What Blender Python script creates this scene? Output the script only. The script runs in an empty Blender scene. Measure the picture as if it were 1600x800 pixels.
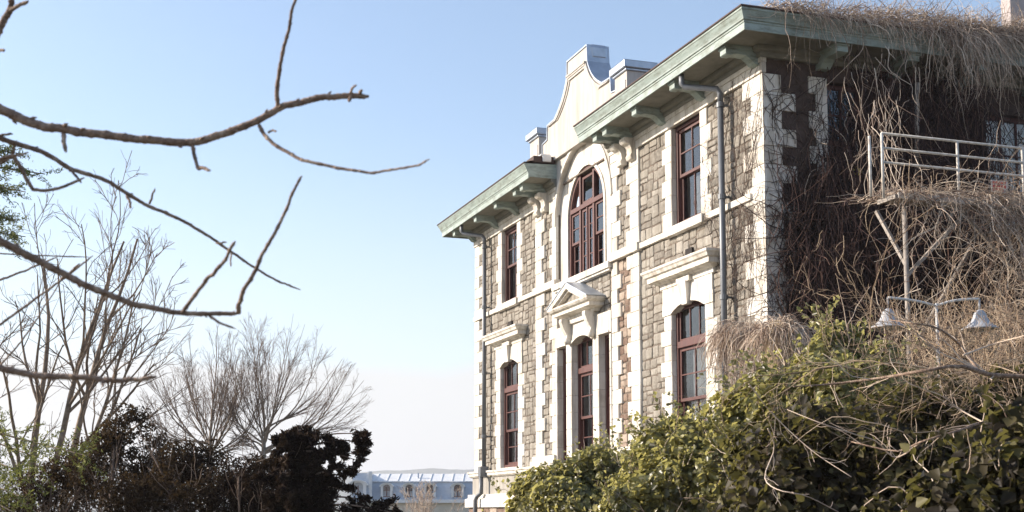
import bpy, math, random
import numpy as np
from mathutils import Vector, Matrix

# ------------------------------------------------------------------ camera, sky, sun, exposure
S = bpy.context.scene
COL = S.collection
YAW, PITCH, FPX, PPY = math.radians(70.777), math.radians(6.456), 2097.3, 564.33
CAM = np.array([41.68, -13.26, 0.0])              # eye level is z = 0, the ground at the camera is z = -1.6
cam = bpy.data.cameras.new('Camera')
cam.sensor_width = 36.0
cam.lens = FPX / 1600 * 36
cam.shift_y = (PPY - 400) / 1600
cam.clip_start = 0.1
cam.clip_end = 20000
cam.dof.use_dof = True
cam.dof.focus_distance = 32
cam.dof.aperture_fstop = 9
co = bpy.data.objects.new('Camera', cam)
COL.objects.link(co)
co.location = CAM
co.rotation_euler = (math.pi / 2 + PITCH, 0, YAW)
S.camera = co

SUN_EL, SUN_AZ = math.radians(24), math.radians(30)   # azimuth from -Y towards -X
sd = np.array([-math.sin(SUN_AZ) * math.cos(SUN_EL), -math.cos(SUN_AZ) * math.cos(SUN_EL), math.sin(SUN_EL)])
sun = bpy.data.lights.new('Sun', 'SUN')
sun.energy = 5.0  # clear winter sun
sun.angle = math.radians(0.5)
sun.color = (1.0, 0.885, 0.755)
so = bpy.data.objects.new('Sun', sun)
COL.objects.link(so)
so.location = (0, -40, 40)
so.rotation_euler = Vector(-sd).to_track_quat('-Z', 'Y').to_euler()

W = bpy.data.worlds.new('World')
S.world = W
W.use_nodes = True
nt = W.node_tree
nt.nodes.clear()
L = nt.links.new
out = nt.nodes.new('ShaderNodeOutputWorld')
bg = nt.nodes.new('ShaderNodeBackground')
sky = nt.nodes.new('ShaderNodeTexSky')
sky.sky_type = 'NISHITA'
sky.sun_disc = False
sky.sun_elevation = SUN_EL
sky.sun_rotation = math.atan2(sd[0], sd[1])
sky.altitude = 50
sky.air_density = 1.0
sky.dust_density = 1.3
sky.ozone_density = 1.6
bg.inputs['Strength'].default_value = 0.15
# pale haze towards the horizon with a soft bank of cloud in it, all the way round
tc = nt.nodes.new('ShaderNodeTexCoord')
sep = nt.nodes.new('ShaderNodeSeparateXYZ')
L(tc.outputs['Generated'], sep.inputs[0])
nz = nt.nodes.new('ShaderNodeTexNoise')
nz.inputs['Scale'].default_value = 3.2
nz.inputs['Detail'].default_value = 5
nz.inputs['Roughness'].default_value = 0.45
L(tc.outputs['Generated'], nz.inputs['Vector'])
def wmath(op, a, b=None, c=None):
    n = nt.nodes.new('ShaderNodeMath'); n.operation = op
    for i, v in enumerate((a, b, c)):
        if v is None: continue
        if isinstance(v, (int, float)): n.inputs[i].default_value = v
        else: L(v, n.inputs[i])
    return n.outputs[0]
def wstep(x, lo, hi):
    n = nt.nodes.new('ShaderNodeMapRange'); n.interpolation_type = 'SMOOTHSTEP'
    L(x, n.inputs[0]); n.inputs[1].default_value = lo; n.inputs[2].default_value = hi
    n.inputs[3].default_value = 1; n.inputs[4].default_value = 0
    return n.outputs[0]
elev = sep.outputs['Z']
edge = wmath('MULTIPLY_ADD', nz.outputs['Fac'], -0.16, elev)        # elevation minus noise
bank = wstep(edge, 0.031, 0.044)
veil = wmath('MULTIPLY', wstep(elev, 0.0, 0.30), 0.62)
nz2 = nt.nodes.new('ShaderNodeTexNoise')
nz2.inputs['Scale'].default_value = 2.0
nz2.inputs['Detail'].default_value = 3
L(tc.outputs['Generated'], nz2.inputs['Vector'])
veil2 = wmath('MULTIPLY', wmath('ADD', veil, 0.05), wmath('MULTIPLY_ADD', nz2.outputs['Fac'], 1.3, 0.35))
mix1 = nt.nodes.new('ShaderNodeMix'); mix1.data_type = 'RGBA'
L(veil2, mix1.inputs[0]); L(sky.outputs[0], mix1.inputs[6])
mix1.inputs[7].default_value = (4.0, 4.3, 4.85, 1)
mix2 = nt.nodes.new('ShaderNodeMix'); mix2.data_type = 'RGBA'
L(wmath('MULTIPLY', bank, 0.85), mix2.inputs[0]); L(mix1.outputs[2], mix2.inputs[6])
mix2.inputs[7].default_value = (3.95, 3.92, 3.88, 1)
L(mix2.outputs[2], bg.inputs[0])
L(bg.outputs[0], out.inputs[0])

S.view_settings.view_transform = 'Standard'
S.view_settings.look = 'None'
S.view_settings.gamma = 1
S.view_settings.exposure = 0.70
S.cycles.use_denoising = True
S.cycles.max_bounces = 6
S.cycles.transparent_max_bounces = 12

# ------------------------------------------------------------------ helpers
rng = np.random.default_rng(7)
random.seed(7)
cy, sy, cp, sp = math.cos(YAW), math.sin(YAW), math.cos(PITCH), math.sin(PITCH)
VF = np.array([-sy * cp, cy * cp, sp])
VR = np.array([cy, sy, 0.0])
VU = np.cross(VR, VF)

def ray(px, py):
    return VF * FPX + VR * (px - 800) - VU * (py - PPY)
def at(px, py, depth):                 # real place of something seen at a pixel, so many metres away
    return CAM + ray(px, py) * (depth / FPX)
def at_x(px, py, X):                   # ... standing in the plane x = X
    d = ray(px, py); return CAM + d * ((X - CAM[0]) / d[0])
def ground_z(x, y):
    x = np.asarray(x, float); y = np.asarray(y, float)
    s = np.clip(6 - x, 0, None)
    h = -1.6 - 0.07 * s
    h = np.where(h < -11, -11 - (1 - np.exp((h + 11) / 3)) * 3, h)
    return h + 0.12 * np.sin(x * 0.31 + 1) * np.sin(y * 0.27)

OFF = {}
def root(name, loc, label, cat, group=None, rz=0.0):
    o = bpy.data.objects.new(name, None)
    COL.objects.link(o)
    o.empty_display_size = 0.3
    o.location = loc
    o.rotation_euler = (0, 0, rz)
    o['label'] = label; o['category'] = cat
    if group: o['group'] = group
    OFF[o.name] = np.array(loc, float)
    return o
def tag(o, label=None, cat=None, group=None, kind=None):
    if label: o['label'] = label
    if cat: o['category'] = cat
    if group: o['group'] = group
    if kind: o['kind'] = kind
    return o

def link(name, me, mat, parent=None, local=False):
    o = bpy.data.objects.new(name, me)
    COL.objects.link(o)
    if mat is not None and not me.materials: me.materials.append(mat)
    if parent is not None:
        o.parent = parent
        OFF[o.name] = OFF[parent.name]
    else:
        OFF[o.name] = np.zeros(3)
    return o
def quads(name, V, Q, mat, parent=None, smooth=False, local=False, attr=None):
    """fast mesh of quads (or triangles) from arrays"""
    V = np.asarray(V, float)
    if parent is not None and not local: V = V - OFF[parent.name]
    k = Q.shape[1]
    me = bpy.data.meshes.new(name)
    me.vertices.add(len(V)); me.vertices.foreach_set('co', V.astype(np.float32).ravel())
    me.loops.add(Q.size); me.loops.foreach_set('vertex_index', Q.astype(np.int32).ravel())
    me.polygons.add(len(Q))
    me.polygons.foreach_set('loop_start', np.arange(0, Q.size, k, dtype=np.int32))
    me.polygons.foreach_set('loop_total', np.full(len(Q), k, np.int32))
    me.update(calc_edges=True)
    if smooth: me.polygons.foreach_set('use_smooth', np.ones(len(Q), bool))
    if attr is not None:
        a = me.attributes.new('tint', 'FLOAT', 'POINT'); a.data.foreach_set('value', attr.astype(np.float32))
    return link(name, me, mat, parent)

class MB:
    def __init__(s): s.v = []; s.f = []
    def poly(s, pts, faces):
        b = len(s.v); s.v += [tuple(map(float, p)) for p in pts]; s.f += [tuple(b + i for i in f) for f in faces]; return s
    def box(s, x0, x1, y0, y1, z0, z1):
        return s.poly([(x0,y0,z0),(x1,y0,z0),(x1,y1,z0),(x0,y1,z0),(x0,y0,z1),(x1,y0,z1),(x1,y1,z1),(x0,y1,z1)],
                      [(0,3,2,1),(4,5,6,7),(0,1,5,4),(1,2,6,5),(2,3,7,6),(3,0,4,7)])
    def cbox(s, x0, x1, y0, y1, z0, z1, c=0.012):
        """block whose face towards -y has chamfered arrises"""
        return s.poly([(x0,y1,z0),(x1,y1,z0),(x1,y1,z1),(x0,y1,z1),(x0,y0+c,z0),(x1,y0+c,z0),(x1,y0+c,z1),(x0,y0+c,z1),
                       (x0+c,y0,z0+c),(x1-c,y0,z0+c),(x1-c,y0,z1-c),(x0+c,y0,z1-c)],
                      [(0,1,5,4),(1,2,6,5),(2,3,7,6),(3,0,4,7),(4,5,9,8),(5,6,10,9),(6,7,11,10),(7,4,8,11),(8,9,10,11),(3,2,1,0)])
    def bar(s, a, b, w, h=None):
        """square bar from a to b"""
        h = h or w; a = np.array(a, float); b = np.array(b, float); t = b - a; t /= np.linalg.norm(t)
        ref = np.array([0,0,1.0]) if abs(t[2]) < .9 else np.array([1.0,0,0])
        n = np.cross(t, ref); n /= np.linalg.norm(n); m = np.cross(n, t)
        P = []
        for c in (a, b):
            for i, j in ((-1,-1),(1,-1),(1,1),(-1,1)): P.append(c + n*i*w/2 + m*j*h/2)
        return s.poly(P, [(0,1,5,4),(1,2,6,5),(2,3,7,6),(3,0,4,7),(3,2,1,0),(4,5,6,7)])
    def tube(s, pts, rad, sides=10):
        P = np.array(pts, float)[None]; R = np.full((1, P.shape[1]), rad) if np.isscalar(rad) else np.array(rad, float)[None]
        V, Q = tubes(P, R, sides, True)
        b = len(s.v); s.v += [tuple(p) for p in V]; s.f += [tuple(b + i for i in q) for q in Q]
        n = P.shape[1]
        s.f.append(tuple(b + i for i in range(sides))[::-1]); s.f.append(tuple(b + (n-1)*sides + i for i in range(sides)))
        return s
    def lathe(s, c, prof, seg=20):
        """prof: (r, z) rows turned about a vertical axis through c"""
        b = len(s.v)
        for r, z in prof:
            for i in range(seg):
                a = 2*math.pi*i/seg; s.v.append((c[0]+r*math.cos(a), c[1]+r*math.sin(a), c[2]+z))
        for k in range(len(prof)-1):
            for i in range(seg):
                j = (i+1) % seg; s.f.append((b+k*seg+i, b+k*seg+j, b+(k+1)*seg+j, b+(k+1)*seg+i))
        return s
    def extr_y(s, poly, y0, y1):
        """closed outline of (x, z) points extruded in y"""
        n = len(poly); P = [(x, y0, z) for x, z in poly] + [(x, y1, z) for x, z in poly]
        return s.poly(P, [tuple(range(n)), tuple(range(2*n-1, n-1, -1))] + [(i, i+n, (i+1) % n + n, (i+1) % n) for i in range(n)])
    def extr_x(s, poly, x0, x1):
        """closed outline of (y, z) points extruded in x"""
        n = len(poly); P = [(x0, y, z) for y, z in poly] + [(x1, y, z) for y, z in poly]
        return s.poly(P, [tuple(range(n)), tuple(range(2*n-1, n-1, -1))] + [(i, i+n, (i+1) % n + n, (i+1) % n) for i in range(n)])
    def strip_y(s, A, B, y0, y1):
        """band between two (x, z) polylines of equal length, thick in y"""
        n = len(A)
        P = [(x,y0,z) for x,z in A] + [(x,y0,z) for x,z in B] + [(x,y1,z) for x,z in A] + [(x,y1,z) for x,z in B]
        F = []
        for i in range(n-1):
            F += [(i,i+1,n+i+1,n+i),(2*n+i,3*n+i,3*n+i+1,2*n+i+1),(i,2*n+i,2*n+i+1,i+1),(n+i,n+i+1,3*n+i+1,3*n+i)]
        F += [(0,n,3*n,2*n),(n-1,3*n-1,4*n-1,2*n-1)]
        return s.poly(P, F)
    def sweep(s, path, prof):
        """profile of (out, z) swept along a plan path of (x, y); out is to the right of travel; mitred"""
        n = len(path); m = len(prof); P = []
        pa = [np.array(p, float) for p in path]
        for i in range(n):
            d0 = pa[i]-pa[i-1] if i else pa[1]-pa[0]; d1 = pa[i+1]-pa[i] if i < n-1 else pa[i]-pa[i-1]
            d0 /= np.linalg.norm(d0); d1 /= np.linalg.norm(d1)
            n0 = np.array([d0[1], -d0[0]]); n1 = np.array([d1[1], -d1[0]])
            k = n0 + n1; k /= (1 + n0 @ n1)
            for o, z in prof: q = pa[i] + k*o; P.append((q[0], q[1], z))
        F = []
        for i in range(n-1):
            for j in range(m):
                jj = (j+1) % m; F.append((i*m+j, (i+1)*m+j, (i+1)*m+jj, i*m+jj))
        F += [tuple(range(m)), tuple(range(n*m-1, (n-1)*m-1, -1))]
        return s.poly(P, F)
    def build(s, name, mat, parent=None, smooth=False, local=False, bevel=0, fix=True):
        me = bpy.data.meshes.new(name)
        V = np.array(s.v, float)
        if parent is not None and not local: V = V - OFF[parent.name]
        me.from_pydata(V.tolist(), [], s.f)
        if fix:
            import bmesh
            bm = bmesh.new(); bm.from_mesh(me); bmesh.ops.recalc_face_normals(bm, faces=bm.faces); bm.to_mesh(me); bm.free()
        me.update()
        if smooth: me.polygons.foreach_set('use_smooth', np.ones(len(me.polygons), bool))
        o = link(name, me, mat, parent)
        if bevel:
            b = o.modifiers.new('Bevel', 'BEVEL'); b.width = bevel; b.segments = 2; b.limit_method = 'ANGLE'
        return o

def tubes(P, R, sides=4, closed=False):
    """n strands of k points -> vertices and quads"""
    n, k = P.shape[:2]
    T = np.gradient(P, axis=1); T /= np.linalg.norm(T, axis=2, keepdims=True) + 1e-9
    m = T.mean(axis=1); ref = np.where(np.abs(m[:, 2:3]) < .8 * np.linalg.norm(m, axis=1, keepdims=True), np.array([[0, 0, 1.0]]), np.array([[1.0, 0.2, 0]]))
    N = np.cross(T, ref[:, None, :]); N /= np.linalg.norm(N, axis=2, keepdims=True) + 1e-9
    B = np.cross(T, N)
    a = np.arange(sides) * 2 * math.pi / sides
    V = P[:, :, None, :] + R[:, :, None, None] * (N[:, :, None, :] * np.cos(a)[None, None, :, None] + B[:, :, None, :] * np.sin(a)[None, None, :, None])
    base = (np.arange(n) * k * sides)[:, None, None] + (np.arange(k - 1) * sides)[None, :, None]
    i = np.arange(sides)[None, None, :]; j = (i + 1) % sides
    Q = np.stack([base + i, base + j, base + sides + j, base + sides + i], axis=-1).reshape(-1, 4)
    return V.reshape(-1, 3), Q
SINGULAR = {'boughs': 'bough', 'limbs': 'limb', 'stems': 'stem'}
def tube_obj(name, P, R, mat, parent=None, sides=4, smooth=True):
    if len(P) <= 32 and parent is not None:        # few enough to be parts of their own
        for i in range(len(P)):
            V, Q = tubes(P[i:i+1], R[i:i+1], sides); o = quads(SINGULAR.get(name, name), V, Q, mat, parent, smooth)
        return o
    V, Q = tubes(P, R, sides)
    o = quads(name, V, Q, mat, parent, smooth)
    o['kind'] = 'stuff'
    return o
def resample(pts, k):
    """smooth polyline through pts, k points (Catmull-Rom)"""
    p = np.array(pts, float)
    if len(p) == 2:
        t = np.linspace(0, 1, k)[:, None]; return p[0] * (1 - t) + p[1] * t
    q = np.vstack([2*p[0]-p[1], p, 2*p[-1]-p[-2]])
    u = np.linspace(0, len(p) - 1 - 1e-6, k); i = u.astype(int); t = (u - i)[:, None]
    a, b, c, d = q[i], q[i+1], q[i+2], q[i+3]
    return 0.5 * ((2*b) + (c-a)*t + (2*a-5*b+4*c-d)*t**2 + (3*b-a-3*c+d)*t**3)

# ------------------------------------------------------------------ materials
def nodes(name):
    m = bpy.data.materials.new(name); m.use_nodes = True
    t = m.node_tree; b = t.nodes['Principled BSDF']
    return m, t, b
def ramp(t, src, cols):
    r = t.nodes.new('ShaderNodeValToRGB'); e = r.color_ramp.elements
    while len(e) < len(cols): e.new(0.5)
    for i, (p, c) in enumerate(cols):
        e[i].position = p; e[i].color = (*c, 1)
    t.links.new(src, r.inputs[0]); return r.outputs[0]
def surface(name, cols, scale=3, rough=.7, bump=.2, bscale=40, detail=6, metal=0, stretch=None, tint=None, spec=.5, island=0, streak=0, sscale=(5,5,.45)):
    """noise-coloured material; cols = [(pos, rgb)...]; tint: mesh attribute that shifts the noise"""
    m, t, b = nodes(name)
    tcn = t.nodes.new('ShaderNodeTexCoord'); vec = tcn.outputs['Object']
    if stretch:
        mp = t.nodes.new('ShaderNodeMapping'); mp.inputs['Scale'].default_value = stretch
        t.links.new(vec, mp.inputs[0]); vec = mp.outputs[0]
    n = t.nodes.new('ShaderNodeTexNoise'); n.inputs['Scale'].default_value = scale; n.inputs['Detail'].default_value = detail
    n.inputs['Roughness'].default_value = .62
    t.links.new(vec, n.inputs['Vector'])
    fac = n.outputs['Fac']
    if tint or island:
        mm = t.nodes.new('ShaderNodeMath'); mm.operation = 'MULTIPLY_ADD'
        if tint:
            a = t.nodes.new('ShaderNodeAttribute'); a.attribute_name = 'tint'; t.links.new(a.outputs['Fac'], mm.inputs[0]); mm.inputs[1].default_value = tint
            sub = tint / 2
        else:
            a = t.nodes.new('ShaderNodeNewGeometry'); t.links.new(a.outputs['Random Per Island'], mm.inputs[0]); mm.inputs[1].default_value = island
            sub = island / 2
        m2 = t.nodes.new('ShaderNodeMath'); m2.operation = 'SUBTRACT'; t.links.new(fac, m2.inputs[0]); m2.inputs[1].default_value = sub
        t.links.new(m2.outputs[0], mm.inputs[2]); fac = mm.outputs[0]
    colr = ramp(t, fac, cols)
    if streak:                                  # rain streaks and grime
        mp2 = t.nodes.new('ShaderNodeMapping'); mp2.inputs['Scale'].default_value = sscale; t.links.new(tcn.outputs['Object'], mp2.inputs[0])
        n3 = t.nodes.new('ShaderNodeTexNoise'); n3.inputs['Scale'].default_value = 1.0; n3.inputs['Detail'].default_value = 7; n3.inputs['Roughness'].default_value = .7
        t.links.new(mp2.outputs[0], n3.inputs['Vector'])
        rs = ramp(t, n3.outputs['Fac'], [(.34, (1-streak, 1-streak*1.08, 1-streak*1.2)), (.56, (1, 1, 1))])
        mxx = t.nodes.new('ShaderNodeMix'); mxx.data_type = 'RGBA'; mxx.blend_type = 'MULTIPLY'; mxx.inputs[0].default_value = 1
        t.links.new(colr, mxx.inputs[6]); t.links.new(rs, mxx.inputs[7]); colr = mxx.outputs[2]
    t.links.new(colr, b.inputs['Base Color'])
    b.inputs['Roughness'].default_value = rough; b.inputs['Metallic'].default_value = metal
    b.inputs['Specular IOR Level'].default_value = spec
    if bump:
        n2 = t.nodes.new('ShaderNodeTexNoise'); n2.inputs['Scale'].default_value = bscale; n2.inputs['Detail'].default_value = 5
        t.links.new(vec, n2.inputs['Vector'])
        bp = t.nodes.new('ShaderNodeBump'); bp.inputs['Strength'].default_value = bump; bp.inputs['Distance'].default_value = .02
        t.links.new(n2.outputs['Fac'], bp.inputs['Height']); t.links.new(bp.outputs[0], b.inputs['Normal'])
    return m
def leafmat(name, cols, rough=.45, trans=.25, tcol=(.25,.32,.05)):
    m, t, b = nodes(name)
    g = t.nodes.new('ShaderNodeNewGeometry')
    t.links.new(ramp(t, g.outputs['Random Per Island'], cols), b.inputs['Base Color'])
    b.inputs['Roughness'].default_value = rough; b.inputs['Specular IOR Level'].default_value = .5 if rough < .5 else .12
    if trans:
        tr = t.nodes.new('ShaderNodeBsdfTranslucent'); tr.inputs[0].default_value = (*tcol, 1)
        mx = t.nodes.new('ShaderNodeMixShader'); mx.inputs[0].default_value = trans
        t.links.new(b.outputs[0], mx.inputs[1]); t.links.new(tr.outputs[0], mx.inputs[2])
        t.links.new(mx.outputs[0], t.nodes['Material Output'].inputs[0])
    return m

M = {}
M['lime'] = surface('pale_limestone', [(.25,(.52,.47,.40)),(.42,(.68,.64,.575)),(.7,(.77,.74,.685))], scale=1.6, rough=.8, bump=.25, bscale=30, stretch=(1,1,.55), streak=.42)
M['limeq'] = surface('dressed_limestone', [(.2,(.52,.47,.40)),(.4,(.68,.64,.575)),(.75,(.78,.75,.695))], scale=2.6, rough=.8, bump=.3, bscale=45, tint=.34, streak=.40)
M['stone'] = surface('rubble_stone', [(.10,(.125,.110,.092)),(.36,(.215,.192,.163)),(.6,(.295,.270,.232)),(.9,(.40,.37,.325))], scale=9, rough=.9, bump=.9, bscale=22, tint=.42, streak=.35)
M['stonered'] = surface('red_rubble_stone', [(.15,(.12,.070,.05)),(.45,(.22,.155,.115)),(.8,(.38,.31,.25))], scale=9, rough=.9, bump=.9, bscale=26, tint=.7)
M['mortar'] = surface('brown_mortar', [(.3,(.115,.088,.068)),(.7,(.18,.145,.115))], scale=12, rough=.95, bump=.4)
M['plinth'] = surface('grey_render', [(.3,(.24,.225,.20)),(.7,(.42,.395,.36))], scale=2.2, rough=.9, bump=.2, stretch=(3,3,.25))
M['stucco'] = surface('pale_stucco', [(.25,(.42,.385,.345)),(.5,(.51,.475,.435)),(.8,(.56,.53,.495))], scale=1.0, rough=.85, bump=.12, bscale=25, stretch=(1.4,1.4,.5), streak=.22)
M['wood'] = surface('maroon_painted_wood', [(.3,(.068,.020,.016)),(.7,(.115,.036,.028))], scale=7, rough=.5, bump=.1, stretch=(1,1,.2))
M['paint'] = surface('sage_green_paint', [(.25,(.25,.315,.295)),(.5,(.325,.395,.37)),(.8,(.38,.45,.42))], scale=2.3, rough=.65, bump=.15, stretch=(.7,.7,3), streak=.45, sscale=(2.2,2.2,7))
M['soffit'] = surface('shade_darkened_soffit', [(.3,(.15,.145,.12)),(.7,(.24,.235,.195))], scale=3, rough=.75, bump=.1)  # eave shade put into the colour, for soffit and bed moulding
M['zinc'] = surface('zinc_flashing', [(.3,(.34,.39,.46)),(.7,(.52,.57,.64))], scale=2.5, rough=.38, bump=.08, metal=.55)
M['pipe'] = surface('painted_iron_pipe', [(.3,(.095,.105,.12)),(.7,(.19,.20,.215))], scale=5, rough=.5, bump=.1, metal=.2, stretch=(1,1,.15))
M['roof'] = surface('dark_roof_tile', [(.3,(.045,.026,.022)),(.7,(.085,.050,.040))], scale=6, rough=.8, bump=.4)
M['steel'] = surface('weathered_white_steel', [(.3,(.34,.30,.26)),(.55,(.60,.57,.52)),(.8,(.68,.65,.61))], scale=9, rough=.6, bump=.15)
M['rust'] = surface('weathered_grey_steel', [(.3,(.20,.17,.145)),(.7,(.38,.34,.30))], scale=7, rough=.7, bump=.2)
M['dark'] = surface('unlit_interior', [(.3,(.016,.013,.012)),(.7,(.026,.020,.018))], scale=3, rough=.95, bump=0)
M['curtain'] = surface('white_curtain', [(.3,(.74,.72,.66)),(.7,(.86,.84,.79))], scale=5, rough=.9, bump=.3, bscale=6, stretch=(8,8,.3))
M['chim'] = surface('mauve_grey_render', [(.3,(.36,.32,.31)),(.7,(.48,.43,.42))], scale=2, rough=.9, bump=.2)
M['sidewall'] = surface('shade_darkened_rubble', [(.3,(.050,.031,.027)),(.7,(.10,.070,.059))], scale=4, rough=.95, bump=.6, bscale=14)  # same rubble as the front, with its shade painted in as darker colour
M['ground'] = surface('dry_grass_ground', [(.3,(.055,.050,.028)),(.55,(.11,.095,.055)),(.8,(.19,.16,.105))], scale=.35, rough=1, bump=.6, bscale=9)
M['hill'] = surface('wooded_hill', [(.3,(.045,.060,.042)),(.7,(.085,.098,.070))], scale=.01, rough=1, bump=0)
M['slate'] = surface('blue_grey_slate', [(.3,(.34,.39,.46)),(.7,(.44,.49,.56))], scale=2.5, rough=.7, bump=.1, stretch=(1,1,3))
M['sheet'] = surface('pale_sheet_roof', [(.3,(.62,.63,.64)),(.7,(.76,.76,.75))], scale=1.2, rough=.6, bump=.05)
M['cream'] = surface('cream_wall', [(.3,(.50,.46,.38)),(.7,(.62,.58,.49))], scale=1, rough=.9, bump=.1)
M['bark'] = surface('grey_brown_bark', [(.25,(.10,.058,.042)),(.5,(.26,.175,.125)),(.75,(.52,.40,.30))], scale=34, rough=.85, bump=.7, bscale=120)
M['bark2'] = surface('pale_trunk_bark', [(.3,(.13,.095,.07)),(.7,(.32,.25,.185))], scale=6, rough=.9, bump=.4)
M['twig'] = surface('fine_brown_twig', [(.3,(.10,.064,.048)),(.7,(.25,.18,.135))], scale=4, rough=.9, bump=0, island=.5)
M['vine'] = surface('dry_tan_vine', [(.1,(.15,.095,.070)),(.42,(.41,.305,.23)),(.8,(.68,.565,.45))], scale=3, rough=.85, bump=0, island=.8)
M['vinedark'] = surface('shade_darkened_vine', [(.2,(.018,.007,.0065)),(.6,(.044,.019,.016)),(.9,(.14,.078,.058))], scale=3, rough=.9, bump=0, island=.8)  # darker copy of the tan vine; shade is in the colour
M['brush'] = surface('brown_shrub_twig', [(.1,(.095,.058,.038)),(.42,(.27,.185,.12)),(.8,(.50,.38,.26))], scale=3, rough=.85, bump=0, island=.8)
M['tendril'] = surface('black_brown_tendril', [(.3,(.05,.032,.026)),(.7,(.14,.10,.075))], scale=3, rough=.9, bump=0, island=.4)
M['stump'] = surface('cut_trunk', [(.3,(.20,.14,.085)),(.7,(.42,.32,.20))], scale=6, rough=.95, bump=.6, stretch=(1,1,.2))
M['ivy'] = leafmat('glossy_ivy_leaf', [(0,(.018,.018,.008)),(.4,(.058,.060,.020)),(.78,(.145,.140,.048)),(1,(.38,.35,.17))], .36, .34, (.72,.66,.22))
M['ivydark'] = leafmat('shade_darkened_ivy_leaf', [(0,(.011,.008,.006)),(.6,(.026,.020,.012)),(.9,(.054,.044,.022)),(1,(.15,.135,.06))], .5, .16, (.40,.36,.10))  # darker copy of the ivy leaf, shade of the low foliage painted in
M['shrub'] = leafmat('dark_shrub_leaf', [(0,(.018,.010,.008)),(.7,(.040,.025,.017)),(1,(.085,.060,.034))], .8, .14, (.20,.13,.05))
M['needle'] = leafmat('black_green_needle', [(0,(.014,.008,.007)),(.7,(.030,.018,.014)),(1,(.060,.041,.026))], .8, .10, (.14,.09,.04))
M['cedar'] = leafmat('yellow_green_needle', [(0,(.13,.15,.045)),(.6,(.25,.26,.09)),(1,(.40,.38,.16))], .6, .3, (.32,.34,.08))
M['dead'] = leafmat('dead_leaf', [(0,(.06,.035,.025)),(.6,(.16,.10,.065)),(1,(.34,.24,.14))], .8, .15, (.3,.18,.08))
M['yleaf'] = leafmat('yellow_leaf', [(0,(.42,.33,.05)),(1,(.60,.50,.10))], .6, .2, (.5,.4,.08))
M['lamp'] = surface('white_enamel', [(.3,(.33,.335,.35)),(.7,(.41,.415,.43))], scale=4, rough=.45, bump=.05)
M['arm'] = surface('white_painted_tube', [(.3,(.48,.47,.45)),(.7,(.60,.59,.57))], scale=4, rough=.5, bump=.05)
M['sign'] = surface('faded_white_plate', [(.3,(.50,.42,.38)),(.7,(.62,.54,.48))], scale=6, rough=.7, bump=0)
M['red'] = surface('faded_red_lettering', [(.3,(.50,.075,.055)),(.7,(.60,.12,.09))], scale=9, rough=.7, bump=0)
# window glass: see-through, mirror-like at a slant
m, t, b = nodes('window_glass')
gl = t.nodes.new('ShaderNodeBsdfGlossy'); gl.inputs['Roughness'].default_value = .02; gl.inputs[0].default_value = (.95,.97,1,1)
tr = t.nodes.new('ShaderNodeBsdfTransparent'); tr.inputs[0].default_value = (.90,.91,.91,1)
fr = t.nodes.new('ShaderNodeFresnel'); fr.inputs['IOR'].default_value = 1.75
nn = t.nodes.new('ShaderNodeTexNoise'); nn.inputs['Scale'].default_value = 2.2
bp = t.nodes.new('ShaderNodeBump'); bp.inputs['Strength'].default_value = .06; t.links.new(nn.outputs['Fac'], bp.inputs['Height'])
t.links.new(bp.outputs[0], gl.inputs['Normal'])
mx = t.nodes.new('ShaderNodeMixShader'); t.links.new(fr.outputs[0], mx.inputs[0]); t.links.new(tr.outputs[0], mx.inputs[1]); t.links.new(gl.outputs[0], mx.inputs[2])
t.links.new(mx.outputs[0], t.nodes['Material Output'].inputs[0])
M['glass'] = m

# ------------------------------------------------------------------ the setting: ground and far hills
g = np.sinh(np.linspace(-6.2, 6.2, 121)) * 12.5
GX, GY = np.meshgrid(g + 10, g, indexing='ij')
GZ = ground_z(GX, GY)
V = np.stack([GX, GY, GZ], -1).reshape(-1, 3)
ii, jj = np.meshgrid(np.arange(120), np.arange(120), indexing='ij')
b0 = (ii * 121 + jj).ravel()
gr = quads('ground', V, np.stack([b0, b0 + 121, b0 + 122, b0 + 1], -1), M['ground'], smooth=True)
gr['kind'] = 'structure'
# a long low ridge on the horizon
R0 = 2900.0
pxs = np.linspace(-1400, 2600, 161)
Vh = []
for px in pxs:
    d = ray(px, 808); d = d / np.hypot(d[0], d[1])
    h = 96 + 7 * math.sin(px / 140 + .6) + 4 * math.sin(px / 47) + 1.6 * math.sin(px / 13)
    for rr, zz in ((R0 - 700, -14), (R0 - 350, h * .62), (R0, h), (R0 + 700, -14)):
        Vh.append((CAM[0] + d[0] * rr, CAM[1] + d[1] * rr, zz))
n = len(pxs)
Q = np.array([(i*4+k, i*4+k+4, i*4+k+5, i*4+k+1) for i in range(n-1) for k in range(3)])
h = quads('hills', np.array(Vh), Q, M['hill'], smooth=True)
h['kind'] = 'structure'

# ------------------------------------------------------------------ the stone hall
WID, CEN = 18.83, 9.415
hall = root('stone_hall', (9.4, 4.0, -1.6), 'two-storey stone hall with white quoins, curved gable and green cornice', 'building')
def mir(x, side): return x if side == 0 else WID - x
def span(x0, x1, side):
    a, b = mir(x0, side), mir(x1, side); return (min(a, b), max(a, b))

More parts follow.
